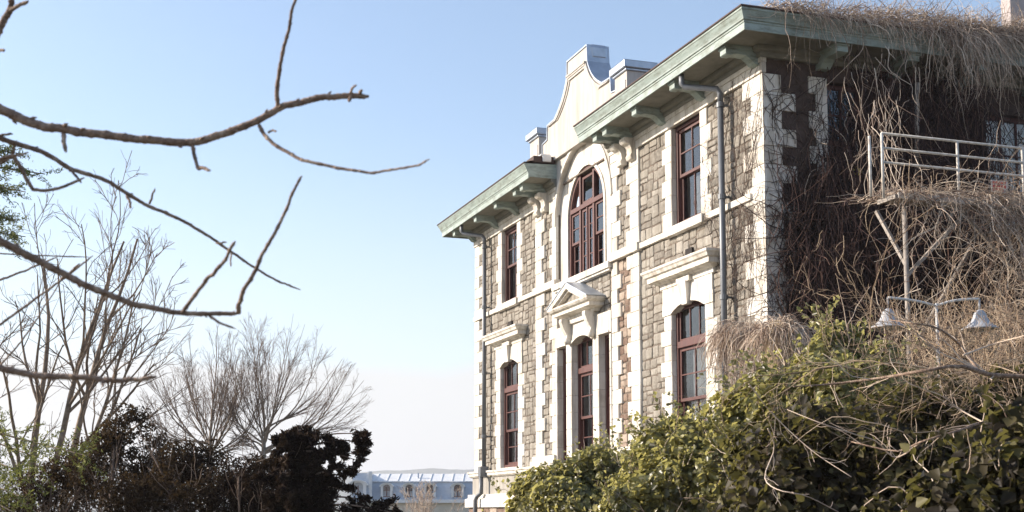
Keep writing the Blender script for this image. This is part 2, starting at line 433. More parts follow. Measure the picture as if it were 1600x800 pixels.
# openings in the front wall: (x0, x1, z0, z1)
WX = 3.42                                  # wing window axis from its corner
openings = []
for s in (0, 1):
    openings += [(*span(WX-.71, WX+.71, s), 6.40, 8.74), (*span(WX-.82, WX+.82, s), 1.32, 4.80)]
openings += [(CEN-1.88, CEN+1.88, 6.25, 9.0), (CEN-.735, CEN+.735, 1.32, 4.75)]
for s in (-1, 1):
    a, b_ = sorted((CEN+s*1.12, CEN+s*1.80)); openings.append((a, b_, 1.32, 4.48))
def wall_with_holes(mb, x0, x1, z0, z1, holes, yf, yb, axis='y'):
    """solid wall in the x-z plane with rectangular holes; cells are merged along z"""
    holes = [(o[0]-.006, o[1]+.006, o[2]-.006, o[3]+.006) for o in holes]
    xs = sorted({x0, x1, *[h_ for o in holes for h_ in o[:2]]}); xs = [x for x in xs if x0 <= x <= x1]
    for xa, xb in zip(xs, xs[1:]):
        mid = (xa + xb) / 2
        hs = sorted((o[2], o[3]) for o in holes if o[0] < mid < o[1])
        z = z0
        for a, b in hs + [(z1, z1)]:
            if a > z + 1e-4:
                if axis == 'y': mb.box(xa, xb, yf, yb, z, a)
                else: mb.box(yf, yb, xa, xb, z, a)
            z = max(z, b)
wall = MB()
wall_with_holes(wall, .01, WID-.40, -3.0, 9.05, openings, .019, .40)
wallo = wall.build('front_wall', M['mortar'], hall)

# dressed blocks, alternately long and short
def tinted(mb, name, mat, parent, tint, **k):
    o = mb.build(name, mat, parent, **k)
    a = o.data.attributes.new('tint', 'FLOAT', 'POINT'); a.data.foreach_set('value', np.full(len(o.data.vertices), tint, np.float32))
    return o
def quoins(z0, z1, xin, long, short, parent, yf=-.045, dirn=1, start=0, hh=.36, name='quoin', yb=.06):
    """column of blocks from the edge xin outward in direction dirn"""
    n = max(1, round((z1-z0)/hh)); h_ = (z1-z0)/n
    for i in range(n):
        w = long if (i + start) % 2 == 0 else short
        a, b = sorted((xin, xin + dirn*w))
        e = random.uniform(-.006, .006)
        mb = MB().cbox(a+.002, b-.002, yf+e, yb, z0+i*h_+.003, z0+(i+1)*h_-.003, .014)
        tinted(mb, name, M['limeq'], parent, random.random())
for s in (0, 1):
    d = 1 if s == 0 else -1
    if s == 0: quoins(1.32, 8.72, 0, .80, .47, wallo, dirn=1, yf=-.024)
    for hw, z0, z1, lo, sh, st in ((.71, 6.40, 8.72, .50, .33, 0), (.82, 1.32, 4.44, .54, .37, 1)):
        for e in (-1, 1):
            quoins(z0, z1, mir(WX, s) + e*hw, lo, sh, wallo, dirn=e, start=st, yf=-.020, yb=.20)
    # pilaster with toothed inner edge, stone strip, then the bay pier toothed the other way
    xp = mir(5.86, s)
    quoins(1.58, 6.2, xp, .72, .50, wallo, dirn=d, yf=-.055)
    quoins(6.42, 8.72, xp, .72, .50, wallo, dirn=d, yf=-.055)
    xb = mir(7.52, s)
    quoins(1.58, 6.2, xb, .56, .36, wallo, dirn=-d, yf=-.050, start=1)
    quoins(6.42, 8.72, xb, .56, .36, wallo, dirn=-d, yf=-.050, start=1)
    # pilaster base, neck at sill level
    a, b_ = span(5.74, 7.6, s)
    m_ = MB().box(a, b_, -.20, .02, 1.30, 1.44); m_.box(a+.05, b_-.05, -.15, .02, 1.44, 1.575)
    m_.build('pilaster_base', M['lime'], hall, bevel=.012)
    a, b_ = span(5.80, 7.56, s)
    MB().box(a, b_, -.135, .05, 6.205, 6.415).build('belt_course', M['lime'], hall, bevel=.012)
# the corner towards the side: blocks wrap round
for i in range(20):
    z0 = 1.32 + i*.37; z1 = z0 + .37
    fw, sw = (.80, .40) if i % 2 else (.47, .72)
    mb = MB(); e = random.uniform(-.004, .004)
    mb.box(WID-fw, WID+.028+e, -.024+e, sw, z0+.003, z1-.003)
    tinted(mb, 'quoin', M['limeq'], wallo, random.random(), bevel=.012)

# rubble: irregular stones, each with its own edges
def split(x0, x1, z0, z1, out_, tw, th):
    w, h_ = x1-x0, z1-z0
    if w <= tw*random.uniform(.9, 1.5) and h_ <= th*random.uniform(.9, 1.45): out_.append((x0, x1, z0, z1)); return
    if w/tw > h_/th:
        c = x0 + w*random.uniform(.30, .70); split(x0, c, z0, z1, out_, tw, th); split(c, x1, z0, z1, out_, tw, th)
    else:
        c = z0 + h_*random.uniform(.32, .68); split(x0, x1, z0, c, out_, tw, th); split(x0, x1, c, z1, out_, tw, th)
def stone_verts(x0, x1, z0, z1):
    g_ = .013
    j = lambda a=.015: random.uniform(-a, a)
    yf = -random.uniform(-.008, .012)
    c = random.uniform(.022, .04)
    cor = [(x0+g_+j(), z0+g_+j()), (x1-g_+j(), z0+g_+j()), (x1-g_+j(), z1-g_+j()), (x0+g_+j(), z1-g_+j())]
    # clipped corners: eight-sided outline
    ol = []
    for k in range(4):
        p = np.array(cor[k]); q0 = np.array(cor[k-1]); q1 = np.array(cor[(k+1) % 4])
        cut = random.uniform(.008, .05)
        for q in (q0, q1):
            dd = q-p; l = np.linalg.norm(dd); ol.append(p + dd*min(.4, cut/l))
    mid = np.mean(ol, axis=0)
    V_ = [(p[0], .045, p[1]) for p in ol] + [(p[0], yf+.009+j(.003), p[1]) for p in ol]
    inn = []
    for p in ol:
        q = p + (mid-p)*min(.5, c/np.linalg.norm(mid-p)*1.2); inn.append(q)
    V_ += [(q[0], yf+j(.004), q[1]) for q in inn]
    V_.append((mid[0]+j(.05), yf-random.uniform(.0, .010), mid[1]+j(.04)))
    F_ = []
    for k in range(8):
        kk = (k+1) % 8
        F_ += [(k, kk, 8+kk, 8+k), (8+k, 8+kk, 16+kk, 16+k), (16+k, 16+kk, 24)]
    return V_, F_
rects = {0: [], 1: []}
for s in (0, 1):
    for x0, x1, z0, z1, kind in ((.46,2.24,1.33,5.04,0),(4.60,5.88,1.33,5.04,0),(.46,5.88,5.04,6.22,0),(.46,2.40,6.41,8.72,0),(4.44,5.88,6.41,8.72,0),
                                 (6.33,7.18,1.58,6.2,s),(6.33,7.18,6.42,8.72,0)):
        rects[s].append((*span(x0, x1, s), z0, z1, kind))
rects[1].append((CEN-1.70, CEN+1.70, 5.0, 6.08, 0))
single = []; rest = []
for s in (0, 1):
    for x0, x1, z0, z1, kind in rects[s]:
        o_ = []; split(x0, x1, z0, z1, o_, .43, .255)
        for r_ in o_: (single if s == 1 else rest).append((r_, kind))
single.sort(key=lambda q: -(q[0][1]-q[0][0])*(q[0][3]-q[0][2])/(42-q[0][0])**2)
rest += single[298:]; single = single[:298]
for (r_, kind) in single:
    mb = MB(); mb.v, mb.f = stone_verts(*r_)
    tinted(mb, 'stone', M['stonered' if kind else 'stone'], wallo, random.random(), fix=False)
for kind in (0, 1):
    mb = MB(); tn = []
    for (r_, k_) in rest:
        if k_ != kind: continue
        v, f = stone_verts(*r_); mb.poly(v, f); tn += [random.random()]*len(v)
    o = mb.build('rubble', M['stonered' if kind else 'stone'], wallo, fix=False)
    a = o.data.attributes.new('tint', 'FLOAT', 'POINT'); a.data.foreach_set('value', np.array(tn, np.float32))
    o['kind'] = 'stuff'

# plinth: ledge, rendered panel, second ledge, rough footing
MB().sweep([(-.0, 6), (0, 0), (WID, 0), (WID, 7)], [(-.02,1.12),(.10,1.12),(.16,1.17),(.16,1.24),(.20,1.26),(.20,1.315),(-.02,1.318)]).build('plinth_ledge', M['lime'], hall)
MB().sweep([(-.0, 6), (0, 0), (WID, 0), (WID, 7)], [(-.02,.58),(.06,.58),(.06,1.122),(-.02,1.122)]).build('plinth_panel', M['plinth'], hall)
MB().sweep([(-.0, 6), (0, 0), (WID, 0), (WID, 7)], [(-.02,.18),(.26,.18),(.26,.44),(.18,.47),(.18,.582),(-.02,.584)]).build('footing_ledge', M['lime'], hall)
for i in range(26):
    x0 = -.16 + i*.73
    mb = MB(); mb.cbox(x0+.012, x0+.72, -.16-random.uniform(0,.03), .05, -.42+random.uniform(0,.02), .178, .03)
    mb.cbox(x0+.012+.3, x0+.72+.3, -.16-random.uniform(0,.03), .05, -3, -.44, .03)
    tinted(mb, 'footing_stone', M['stonered'], wallo, random.random())

# sill bands and wing window trim
for s in (0, 1):
    a, b_ = span(-.0 if s == 0 else .47, 5.80, s)
    mb = MB(); mb.box(a, b_, -.075, .05, 6.235, 6.375)
    wa, wb = span(WX-.95, WX+.95, s)
    mb.box(wa, wb, -.135, .20, 6.20, 6.398)
    mb.build('sill_band', M['lime'], hall, bevel=.012)
    wa, wb = span(WX-.9, WX+.9, s)
    MB().box(wa, wb, -.10, .20, 1.318, 1.36).build('window_sill', M['lime'], hall, bevel=.01)
    # arched head over the lower window with keystone
    c = mir(WX, s); hw = .82; ow = 1.22
    nseg = 14; sag = .19; rad = (hw*hw + sag*sag)/(2*sag); zc = 4.44 + sag - rad
    arc = [(c + x, zc + math.sqrt(rad*rad - x*x)) for x in np.linspace(-hw, hw, nseg)]
    mb = MB(); mb.strip_y(arc, [(p[0], 5.06) for p in arc], -.04, .20)
    mb.box(c-ow, c-hw, -.04, .20, 4.44, 4.70); mb.box(c-ow+.02, c-hw, -.04, .20, 4.70, 5.06)
    mb.box(c+hw, c+ow, -.04, .20, 4.44, 4.70); mb.box(c+hw, c+ow-.02, -.04, .20, 4.70, 5.06)
    mb.build('arch_head', M['lime'], hall)
    mb = MB(); mb.poly([(c-.13,-.10,4.55),(c+.13,-.10,4.55),(c+.20,-.17,5.06),(c-.20,-.17,5.06),(c-.13,.02,4.55),(c+.13,.02,4.55),(c+.20,.02,5.06),(c-.20,.02,5.06)],
                       [(0,1,2,3),(1,5,6,2),(0,3,7,4),(0,4,5,1),(3,2,6,7)])
    mb.build('keystone', M['lime'], hall, bevel=.012)
    # hood cornice
    hwid = 1.22
    prof = [(.03,5.06),(.06,5.06),(.06,5.16),(.13,5.18),(.16,5.21),(.26,5.225),(.28,5.23),(.28,5.335),(.33,5.36),(.36,5.42),(.39,5.45),(.39,5.50),(.03,5.53)]
    MB().sweep([(c-hwid-.02,.06),(c-hwid-.02,0),(c+hwid+.02,0),(c+hwid+.02,.06)], prof).build('hood_cornice', M['lime'], hall)
    MB().box(c-hwid-.02, c+hwid+.02, -.028, .05, 5.05, 5.515).build('hood_backing', M['lime'], hall)
    MB().box(c-.32, c+.32, -.14, .05, 5.04, 5.165).build('hood_corbel', M['lime'], hall, bevel=.01)
    # small dark air vent above the hood
    vv = MB(); vv.box(c-.02, c+.30, -.045, .02, 5.62, 5.78); vv.build('air_vent', M['dark'], hall)
    # frieze and architrave
    a, b_ = (-.05, 7.55) if s == 0 else (WID-7.55, WID+.05)
    mb = MB(); mb.box(a, b_, -.06, .05, 8.722, 8.925); mb.box(a-.02*(s == 0), b_+.02*(s == 1), -.085, .05, 8.925, 9.15)
    mb.build('frieze', M['lime'], hall, bevel=.008)

# the central bay: arched upper window in a shallow arched recess, three-light opening below
BY = -.06                                   # bay face
def arcpts(c, zc, r, n, a0=0., a1=math.pi):
    return [(c - r*math.cos(t_), zc + r*math.sin(t_)) for t_ in np.linspace(a0, a1, n)]
ZS = 7.92                                   # springing of the arches
ro, ri = 1.915, 1.24
A_out = arcpts(CEN, ZS, ro, 29)
# face outside the big recess, up to the gable
top = [(x, 10.2) for x, z in A_out]
mb = MB(); mb.strip_y(A_out, top, BY, .3)
mb.build('bay_wall', M['stucco'], hall)
# recessed archivolt between the two arches
A_in = arcpts(CEN, ZS, ri, 29)
mb = MB(); mb.strip_y([(CEN-ri, 6.25)] + A_in + [(CEN+ri, 6.25)], [(CEN-ro-.02, 6.25)] + arcpts(CEN, ZS, ro+.02, 29) + [(CEN+ro+.02, 6.25)], BY+.13, .26)
mb.build('archivolt', M['lime'], hall)
A1_, A2_ = arcpts(CEN, ZS, ri+.002, 29), arcpts(CEN, ZS, ri+.10, 29)
mb = MB(); mb.strip_y([(CEN-ri-.002, 6.26)] + A1_ + [(CEN+ri+.002, 6.26)], [(CEN-ri-.10, 6.26)] + A2_ + [(CEN+ri+.10, 6.26)], BY+.095, .20)
mb.build('arch_moulding', M['lime'], hall)
A1_, A2_ = arcpts(CEN, ZS, ro-.004, 29), arcpts(CEN, ZS, ro+.09, 29)
mb = MB(); mb.strip_y(A1_, A2_, BY-.035, BY+.02)
mb.build('arch_moulding', M['lime'], hall)
for s in (-1, 1):                           # plain face beside the recess, from the sill to the springing
    a, b_ = sorted((CEN+s*ro, CEN+s*1.90+s*.05))
    MB().box(a, b_, BY, .3, 6.25, ZS).build('bay_pier', M['lime'], hall)
mb = MB(); mb.box(CEN-ro-.06, CEN+ro+.06, -.17, .26, 6.08, 6.248); mb.box(CEN-ro, CEN+ro, -.12, .1, 6.02, 6.08)
mb.build('sill_band', M['lime'], hall, bevel=.012)
# lower bay: piers of dressed blocks between the lights
for x0, x1 in ((CEN-1.90, CEN-1.80), (CEN-1.12, CEN-.735), (CEN+.735, CEN+1.12), (CEN+1.80, CEN+1.90)):
    nb = 7
    for i in range(nb):
        z0 = 1.32 + i*(4.44-1.32)/nb
        tinted(MB().cbox(x0, x1, BY-.02, .22, z0+.003, z0+(4.44-1.32)/nb-.003, .01), 'pier_block', M['limeq'], wallo, random.random())
sag = .17; hw = .735; rad = (hw*hw+sag*sag)/(2*sag); zc = 4.44+sag-rad
arc = [(CEN+x, zc+math.sqrt(rad*rad-x*x)) for x in np.linspace(-hw, hw, 15)]
mb = MB(); mb.strip_y(arc, [(p[0], 5.02) for p in arc], BY-.02, .20)
mb.box(CEN-1.90, CEN-hw, BY-.02, .20, 4.475, 5.02); mb.box(CEN+hw, CEN+1.90, BY-.02, .20, 4.475, 5.02)
mb.box(CEN-1.12, CEN-hw, BY-.018, .20, 4.44, 4.475); mb.box(CEN+hw, CEN+1.12, BY-.018, .20, 4.44, 4.475)
mb.build('bay_lintel', M['lime'], hall)
arc2 = [(x, z+.06) for x, z in arc]
MB().strip_y([(x, z+.001) for x, z in arc], arc2, BY-.055, BY).build('arch_moulding', M['lime'], hall)
for s in (-1, 1):
    a, b_ = sorted((CEN+s*1.10, CEN+s*1.82)); mb = MB(); mb.box(a, b_, BY-.05, BY, 4.478, 4.53)
    mb.box(a+.04, b_-.04, BY-.03, BY, 4.531, 4.95)
    mb.build('sidelight_panel', M['lime'], hall, bevel=.008)
# pediment on two consoles
PX = 1.38
ped = root('pediment', (CEN, 0, 5.1), '', ''); del ped['label'], ped['category']; ped.parent = hall
ped.location = np.array([CEN, 0, 5.1]) - OFF['stone_hall']
prof = [(.02,5.12),(.10,5.12),(.12,5.19),(.30,5.22),(.38,5.23),(.38,5.32),(.46,5.35),(.51,5.40),(.51,5.44),(.02,5.46)]
prof = [(o_*.9 if o_ > .1 else o_, z) for o_, z in prof]
MB().sweep([(CEN-.95,.04),(CEN-.95,BY),(CEN+.95,BY),(CEN+.95,.04)], prof).build('pediment_cornice', M['lime'], ped)
MB().box(CEN-.95, CEN+.95, BY-.09, .04, 5.0, 5.445).build('entablature', M['lime'], ped)
yF = BY-.46
apex = 5.98; ze = 5.445; hwp = 1.41
outl = [(CEN-hwp, ze), (CEN, apex), (CEN+hwp, ze)]
inl = [(CEN-hwp+.36, ze), (CEN, apex-.15), (CEN+hwp-.36, ze)]
MB().strip_y(inl, outl, yF, 0).build('raking_cornice', M['lime'], ped)
inl2 = [(CEN-hwp+.50, ze), (CEN, apex-.215), (CEN+hwp-.50, ze)]
MB().strip_y(inl2, [(x, z+.004) for x, z in inl], yF+.07, 0).build('raking_moulding', M['lime'], ped)
MB().extr_y([(CEN-hwp+.45, ze+.002), (CEN+hwp-.45, ze+.002), (CEN, apex-.2)], yF+.19, 0).build('tympanum', M['stone'], ped)
a_ = o = None
MB().strip_y([(x, z+.003) for x, z in outl], [(outl[0][0]-.03, ze+.02), (CEN, apex+.03), (outl[2][0]+.03, ze+.02)], yF-.02, 0).build('lead_flashing', M['zinc'], ped)
for s in (-1, 1):
    cx = CEN + s*.82
    pr = [(BY, 5.14), (BY-.30, 5.14), (BY-.31, 5.06), (BY-.25, 4.90), (BY-.20, 4.80), (BY-.14, 4.70), (BY-.17, 4.60), (BY-.10, 4.52), (BY, 4.52)]
    MB().extr_x(pr, cx-.095, cx+.095).build('console', M['lime'], ped, bevel=.012)
    MB().lathe((cx, BY-.09, 4.56), [(.0,-.10),(.08,-.09),(.12,0),(.08,.09),(0,.10)], 10).build('console_drop', M['lime'], ped, smooth=True)
for o in hall.children:
    if o.type == 'MESH' and o.name.startswith('tympanum'): pass
a = bpy.data.objects['tympanum'].data.attributes.new('tint', 'FLOAT', 'POINT'); a.data.foreach_set('value', np.full(len(bpy.data.objects['tympanum'].data.vertices), .6, np.float32))

# gable above the bay with swept shoulders and zinc coping
GYF, GYB = -.16, .42
def gable_side(s):
    pts = [(.705, 12.20), (.72, 11.76)]
    for t_ in np.linspace(0, 1, 9)[1:]:      # concave sweep
        x = .74 + (1.70-.74)*(1-math.cos(t_*math.pi/2))*.55 + (1.70-.74)*t_*.45
        z = 11.74 - (11.74-10.86)*(math.sin(t_*math.pi/2)*.35 + t_*.65)
        pts.append((x, z))
    pts += [(2.22, 10.84), (2.26, 10.44), (2.62, 10.40), (2.62, 10.0)]
    return [(CEN + s*x, z) for x, z in pts]
gr_, gl_ = gable_side(1), gable_side(-1)
outline = gl_[::-1] + gr_
MB().strip_y([(x, 9.75) for x, z in outline], outline, GYF, GYB).build('gable', M['stucco'], hall)
mb = MB()
def inset(pts, s, d):                       # offset of the gable edge inwards
    P_ = [np.array(p) for p in pts]; r_ = []
    for i in range(len(P_)):
        a = P_[max(0, i-1)]; b = P_[min(len(P_)-1, i+1)]; t_ = b-a; t_ /= np.linalg.norm(t_); nrm = np.array([-t_[1], t_[0]])*(-1 if s > 0 else 1)*-1
        c2 = P_[i] + nrm*d*(-1)
        r_.append((c2[0], c2[1]))
    return r_
for s, side in ((-1, gl_), (1, gr_)):       # raised stone border just inside the edge
    e1 = [(x - s*.04, z-.03) for x, z in side[1:11]]; e2 = [(x - s*.16, z-.05) for x, z in side[1:11]]; e3 = [(x - s*.25, z-.06) for x, z in side[1:11]]
    MB().strip_y(e2, e1, GYF-.05, GYF+.02).build('gable_border', M['stucco'], hall)
    MB().strip_y(e3, e2, GYF-.025, GYF+.02).build('gable_border', M['stucco'], hall)
mb.box(CEN-.60, CEN+.60, GYF-.04, GYF+.02, 11.64, 11.70); mb.box(CEN-.63, CEN+.63, GYF-.06, GYF+.02, 11.70, 11.75); mb.box(CEN-.66, CEN+.66, GYF-.08, GYF+.02, 11.75, 11.80)
mb.build('gable_band', M['stucco'], hall)
co_in = [(x, z+.004) for x, z in outline]
co_out = []
for i, (x, z) in enumerate(outline):
    a = np.array(outline[max(0, i-1)]); b = np.array(outline[min(len(outline)-1, i+1)]); t_ = b-a; t_ /= np.linalg.norm(t_); nn_ = np.array([-t_[1], t_[0]])
    if nn_[1] < -.2: nn_ = -nn_
    co_out.append((x+nn_[0]*.04, z+nn_[1]*.04+.004))
MB().strip_y(co_in, co_out, GYF-.03, GYB+.03).build('gable_coping', M['zinc'], hall)
# rounded metal cap on the top block
mb = MB(); mb.box(CEN-.70, CEN+.76, GYF+.02, GYB+.04, 11.80, 12.29); mb.build('gable_cap', M['zinc'], hall, bevel=.13)
for s in (-1, 1):                           # square piers either side of the gable
    c = CEN + s*3.06
    pr = root('parapet_pier', (c, 0, 9.6), '', ''); del pr['label'], pr['category']; pr.parent = hall; pr.location = np.array([c, 0, 9.6]) - OFF['stone_hall']
    MB().box(c-.36, c+.36, -.26, .42, 9.55, 10.66).build('pier_body', M['stucco'], pr, bevel=.01)
    MB().box(c-.30, c+.30, -.28, .44, 10.05, 10.45).build('pier_panel', M['stucco'], pr, bevel=.01)
    mb = MB(); mb.box(c-.40, c+.40, -.31, .47, 10.66, 10.72); mb.box(c-.46, c+.46, -.37, .53, 10.72, 10.90); mb.build('pier_cap', M['zinc'], pr, bevel=.015)
    mb = MB(); mb.poly([(c-.46,-.37,10.9),(c+.46,-.37,10.9),(c+.46,.53,10.9),(c-.46,.53,10.9),(c,.08,11.02)], [(0,1,4),(1,2,4),(2,3,4),(3,0,4)]); mb.build('pier_top', M['zinc'], pr)

# cornices, brackets and roof
cprof = [(-.02,9.235),(.86,9.235),(.86,9.20),(.90,9.195),(.90,9.335),(.915,9.345),(.915,9.375),(.94,9.39),(.945,9.42),(.96,9.455),(.985,9.50),(1.005,9.545),(1.02,9.56),(1.02,9.60),(-.02,9.64)]
bed = [(-.02,9.02),(.10,9.02),(.13,9.06),(.13,9.11),(.20,9.14),(.22,9.19),(.22,9.236),(-.02,9.236)]
paths = {0: [(0, 9), (0, 0), (7.62-.02, 0)], 1: [(11.28, 0), (WID, 0), (WID, 11)]}
BR = (.15, 2.45, 4.42, 6.14, 6.74)
for s in (0, 1):
    corn = MB().sweep(paths[s], cprof).build('cornice', M['paint'], hall)
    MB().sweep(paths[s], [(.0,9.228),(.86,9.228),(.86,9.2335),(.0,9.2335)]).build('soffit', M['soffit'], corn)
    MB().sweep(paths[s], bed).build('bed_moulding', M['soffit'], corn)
    ed = [(.985,9.602),(1.045,9.602),(1.045,9.632),(.985,9.66)]
    MB().sweep(paths[s], ed).build('eave_edge', M['roof'], corn)
    def bracket(place, nm):
        pr = [(0,9.234),(.80,9.234),(.80,9.05),(.77,9.03),(.66,9.03),(.60,9.06),(.34,9.05),(.24,8.98),(.16,8.90),(.06,8.88),(0,8.90)]
        w = .12
        o = place(pr, w); place([(.0,9.232),(.83,9.232),(.83,9.165),(.80,9.15),(0,9.15)], w+.03, o)
        return o
    for x in BR:
        X = mir(x, s)
        def place(pr, w, par=None, X=X):
            P_ = [(-o_, z) for o_, z in pr]
            return MB().extr_x(P_, X-w, X+w).build('modillion' if par is None else 'modillion_cap', M['paint'], par or corn)
        bracket(place, 'modillion')
    # scrolled stone corbels under the paired brackets by the bay
    for x in (6.14, 6.74, .15):
        X = mir(x, s)
        pr = [(.0,9.0),(-.34,9.0),(-.36,8.92),(-.30,8.86),(-.22,8.84),(-.17,8.76),(-.15,8.64),(-.19,8.56),(-.16,8.48),(-.09,8.46),(0,8.48)]
        if x > 1: MB().extr_x(pr, X-.15, X+.15).build('scroll_corbel', M['lime'], corn, bevel=.012)
corn_r = bpy.data.objects['cornice.001'] if 'cornice.001' in bpy.data.objects else corn
for yy in (1.34, 3.01, 4.7, 6.4, 8.1):
    o = None
    for prr, w in (([(0,9.234),(.80,9.234),(.80,9.05),(.66,9.03),(.34,9.05),(.16,8.90),(0,8.90)], .12), ([(0,9.232),(.83,9.232),(.83,9.165),(0,9.15)], .15)):
        mb = MB(); n = len(prr); P_ = [(WID+o_, yy-w, z) for o_, z in prr] + [(WID+o_, yy+w, z) for o_, z in prr]
        mb.poly(P_, [tuple(range(n)), tuple(range(2*n-1, n-1, -1))] + [(i, i+n, (i+1) % n+n, (i+1) % n) for i in range(n)])
        o = mb.build('modillion' if o is None else 'modillion_cap', M['paint'], o or corn)
mb = MB()
e = 1.0
mb.poly([(-e,-e,9.64),(7.60,-e,9.64),(11.28,-e,9.64),(WID+e,-e,9.64),(WID+e,13,9.64),(-e,13,9.64),(6.5,6,11.2),(12.3,6,11.2),(7.60,.3,9.98),(11.28,.3,9.98)],
        [(0,1,8,6),(8,9,7,6),(2,3,7,9),(3,4,7),(4,5,6,7),(5,0,6)])
mb.build('roof', M['roof'], hall, fix=False)
# roof flashing by the bay
mb = MB(); mb.box(7.0, 7.62, -.75, -.1, 9.66, 9.84); mb.build('roof_box', M['roof'], hall, bevel=.02)
mb = MB(); mb.box(7.30, 7.66, -.55, -.25, 9.845, 9.90); mb.box(7.625, 7.68, -.50, -.24, 9.68, 9.86); mb.build('roof_flashing', M['sheet'], hall, bevel=.03)

# back and inside: the shell is closed so that the rooms are dark
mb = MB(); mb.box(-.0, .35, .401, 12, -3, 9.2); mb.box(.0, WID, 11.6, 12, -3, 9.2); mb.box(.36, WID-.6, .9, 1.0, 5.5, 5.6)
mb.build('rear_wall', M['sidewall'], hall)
mb = MB(); mb.box(.4, WID-.4, 1.6, 1.7, -2.9, 9.0); mb.build('room_partition', M['dark'], hall)
mb = MB(); mb.box(.4, WID-.4, .41, 1.59, 5.3, 5.6); mb.box(.4, WID-.4, .41, 11.5, 9.1, 9.2); mb.build('room_floor', M['dark'], hall)

# windows
def sash_window(c, hw, z0, z1, kind, curtain=None, yf=.10, arch=None):
    """kind: 'upper', 'lower' (arched light above a transom), 'side'"""
    win = root('window', (c, yf, z0), '', ''); del win['label'], win['category']; win.parent = hall
    win.location = np.array([c, yf, z0]) - OFF['stone_hall']
    fw = .085
    fr_ = MB()
    fr_.box(c-hw, c-hw+fw, yf, yf+.14, z0, z1); fr_.box(c+hw-fw, c+hw, yf, yf+.14, z0, z1)
    fr_.box(c-hw+fw, c+hw-fw, yf+.001, yf+.139, z1-fw, z1); fr_.box(c-hw+fw, c+hw-fw, yf+.001, yf+.139, z0, z0+.10)
    fr_.build('frame', M['wood'], win, bevel=.008)
    iz0, iz1 = z0+.10, z1-fw; ihw = hw-fw
    def sash(a0, a1, b0, b1, y, cols, rows, rail=.075):
        s_ = MB()
        s_.box(a0, a0+rail, y, y+.05, b0, b1); s_.box(a1-rail, a1, y, y+.05, b0, b1)
        s_.box(a0+rail, a1-rail, y+.001, y+.049, b0, b0+rail); s_.box(a0+rail, a1-rail, y+.001, y+.049, b1-rail, b1)
        s_.build('sash', M['wood'], win, bevel=.006)
        x0, x1, q0, q1 = a0+rail, a1-rail, b0+rail, b1-rail
        for i in range(1, cols):
            x = x0 + (x1-x0)*i/cols; MB().box(x-.014, x+.014, y+.006, y+.044, q0, q1).build('glazing_bar', M['wood'], win)
        for i in range(1, rows):
            z = q0 + (q1-q0)*i/rows; MB().box(x0, x1, y+.009, y+.041, z-.014, z+.014).build('glazing_bar', M['wood'], win)
        for i in range(cols):
            for j in range(rows):
                xa, xb = x0+(x1-x0)*i/cols, x0+(x1-x0)*(i+1)/cols; za, zb = q0+(q1-q0)*j/rows, q0+(q1-q0)*(j+1)/rows
                MB().poly([(xa,y+.025,za),(xb,y+.025,za),(xb,y+.025,zb),(xa,y+.025,zb)], [(0,1,2,3)]).build('pane', M['glass'], win, fix=False)
    if kind == 'upper':
        mid = iz0 + (iz1-iz0)*.50
        sash(c-ihw, c+ihw, mid-.03, iz1, yf+.045, 2, 2); sash(c-ihw, c+ihw, iz0, mid+.04, yf+.097, 2, 1)
    elif kind == 'lower':
        zt = 3.66
        MB().box(c-ihw, c+ihw, yf-.02, yf+.13, zt, zt+.15).build('transom', M['wood'], win, bevel=.012)
        sash(c-ihw, c+ihw, zt+.15, iz1, yf+.045, 3, 1, .06)
        zm = 2.50
        sash(c-ihw, c+ihw, zm-.04, zt, yf+.045, 2, 2); sash(c-ihw, c+ihw, iz0, zm+.04, yf+.097, 2, 2)
    elif kind == 'side':
        sash(c-ihw, c+ihw, iz0, iz0+(iz1-iz0)*.5, yf+.045, 1, 2, .06); sash(c-ihw, c+ihw, iz0+(iz1-iz0)*.5-.03, iz1, yf+.097, 1, 2, .06)
    if curtain:
        for (ca, cb, za, zb) in curtain:
            n = 24; P_ = []
            for i in range(n+1):
                x = ca+(cb-ca)*i/n; y = yf+.24+.02*math.sin(i*1.9)
                P_ += [(x,y,za),(x,y,zb)]
            mbc = MB(); mbc.poly(P_, [(2*i,2*i+2,2*i+3,2*i+1) for i in range(n)]); mbc.build('curtain', M['curtain'], win, fix=False, smooth=True)
    return win
for s in (0, 1):
    c = mir(WX, s)
    sash_window(c, .71, 6.40, 8.73, 'upper', [(c-.22, c+.69, 6.5, 7.5)] if s else None)
    sash_window(c, .82, 1.36, 4.66, 'lower', [(c-.46, c+.80, 1.5, 3.62)] if s else None)
    cs = CEN + (-1.46 if s == 0 else 1.46)
    sash_window(cs, .34, 1.32, 4.475, 'side')
sash_window(CEN, .735, 1.32, 4.64, 'lower', [(CEN-.42, CEN+.72, 2.5, 3.62)])
# the big arched window
win = root('arched_window', (CEN, .08, 6.25), '', ''); del win['label'], win['category']; win.parent = hall
win.location = np.array([CEN, .08, 6.25]) - OFF['stone_hall']
y0 = .085
a_o = [(CEN-1.24, 6.25)] + arcpts(CEN, ZS, 1.24, 29) + [(CEN+1.24, 6.25)]
a_i = [(CEN-1.14, 6.25)] + arcpts(CEN, ZS, 1.14, 29) + [(CEN+1.14, 6.25)]
MB().strip_y(a_i, a_o, y0, y0+.15).build('frame', M['wood'], win)
zt = 8.06
mb = MB(); mb.box(CEN-1.13, CEN+1.13, y0-.025, y0+.15, zt, zt+.13); mb.build('transom', M['wood'], win, bevel=.01)
for x in (-.46, .46):
    zt2 = ZS + math.sqrt(1.14**2 - x*x)
    mb = MB(); mb.box(CEN+x-.055, CEN+x+.055, y0-.01, y0+.14, 6.3, zt); mb.box(CEN+x-.05, CEN+x+.05, y0-.01, y0+.14, zt+.13, zt2+.01); mb.build('mullion', M['wood'], win, bevel=.008)
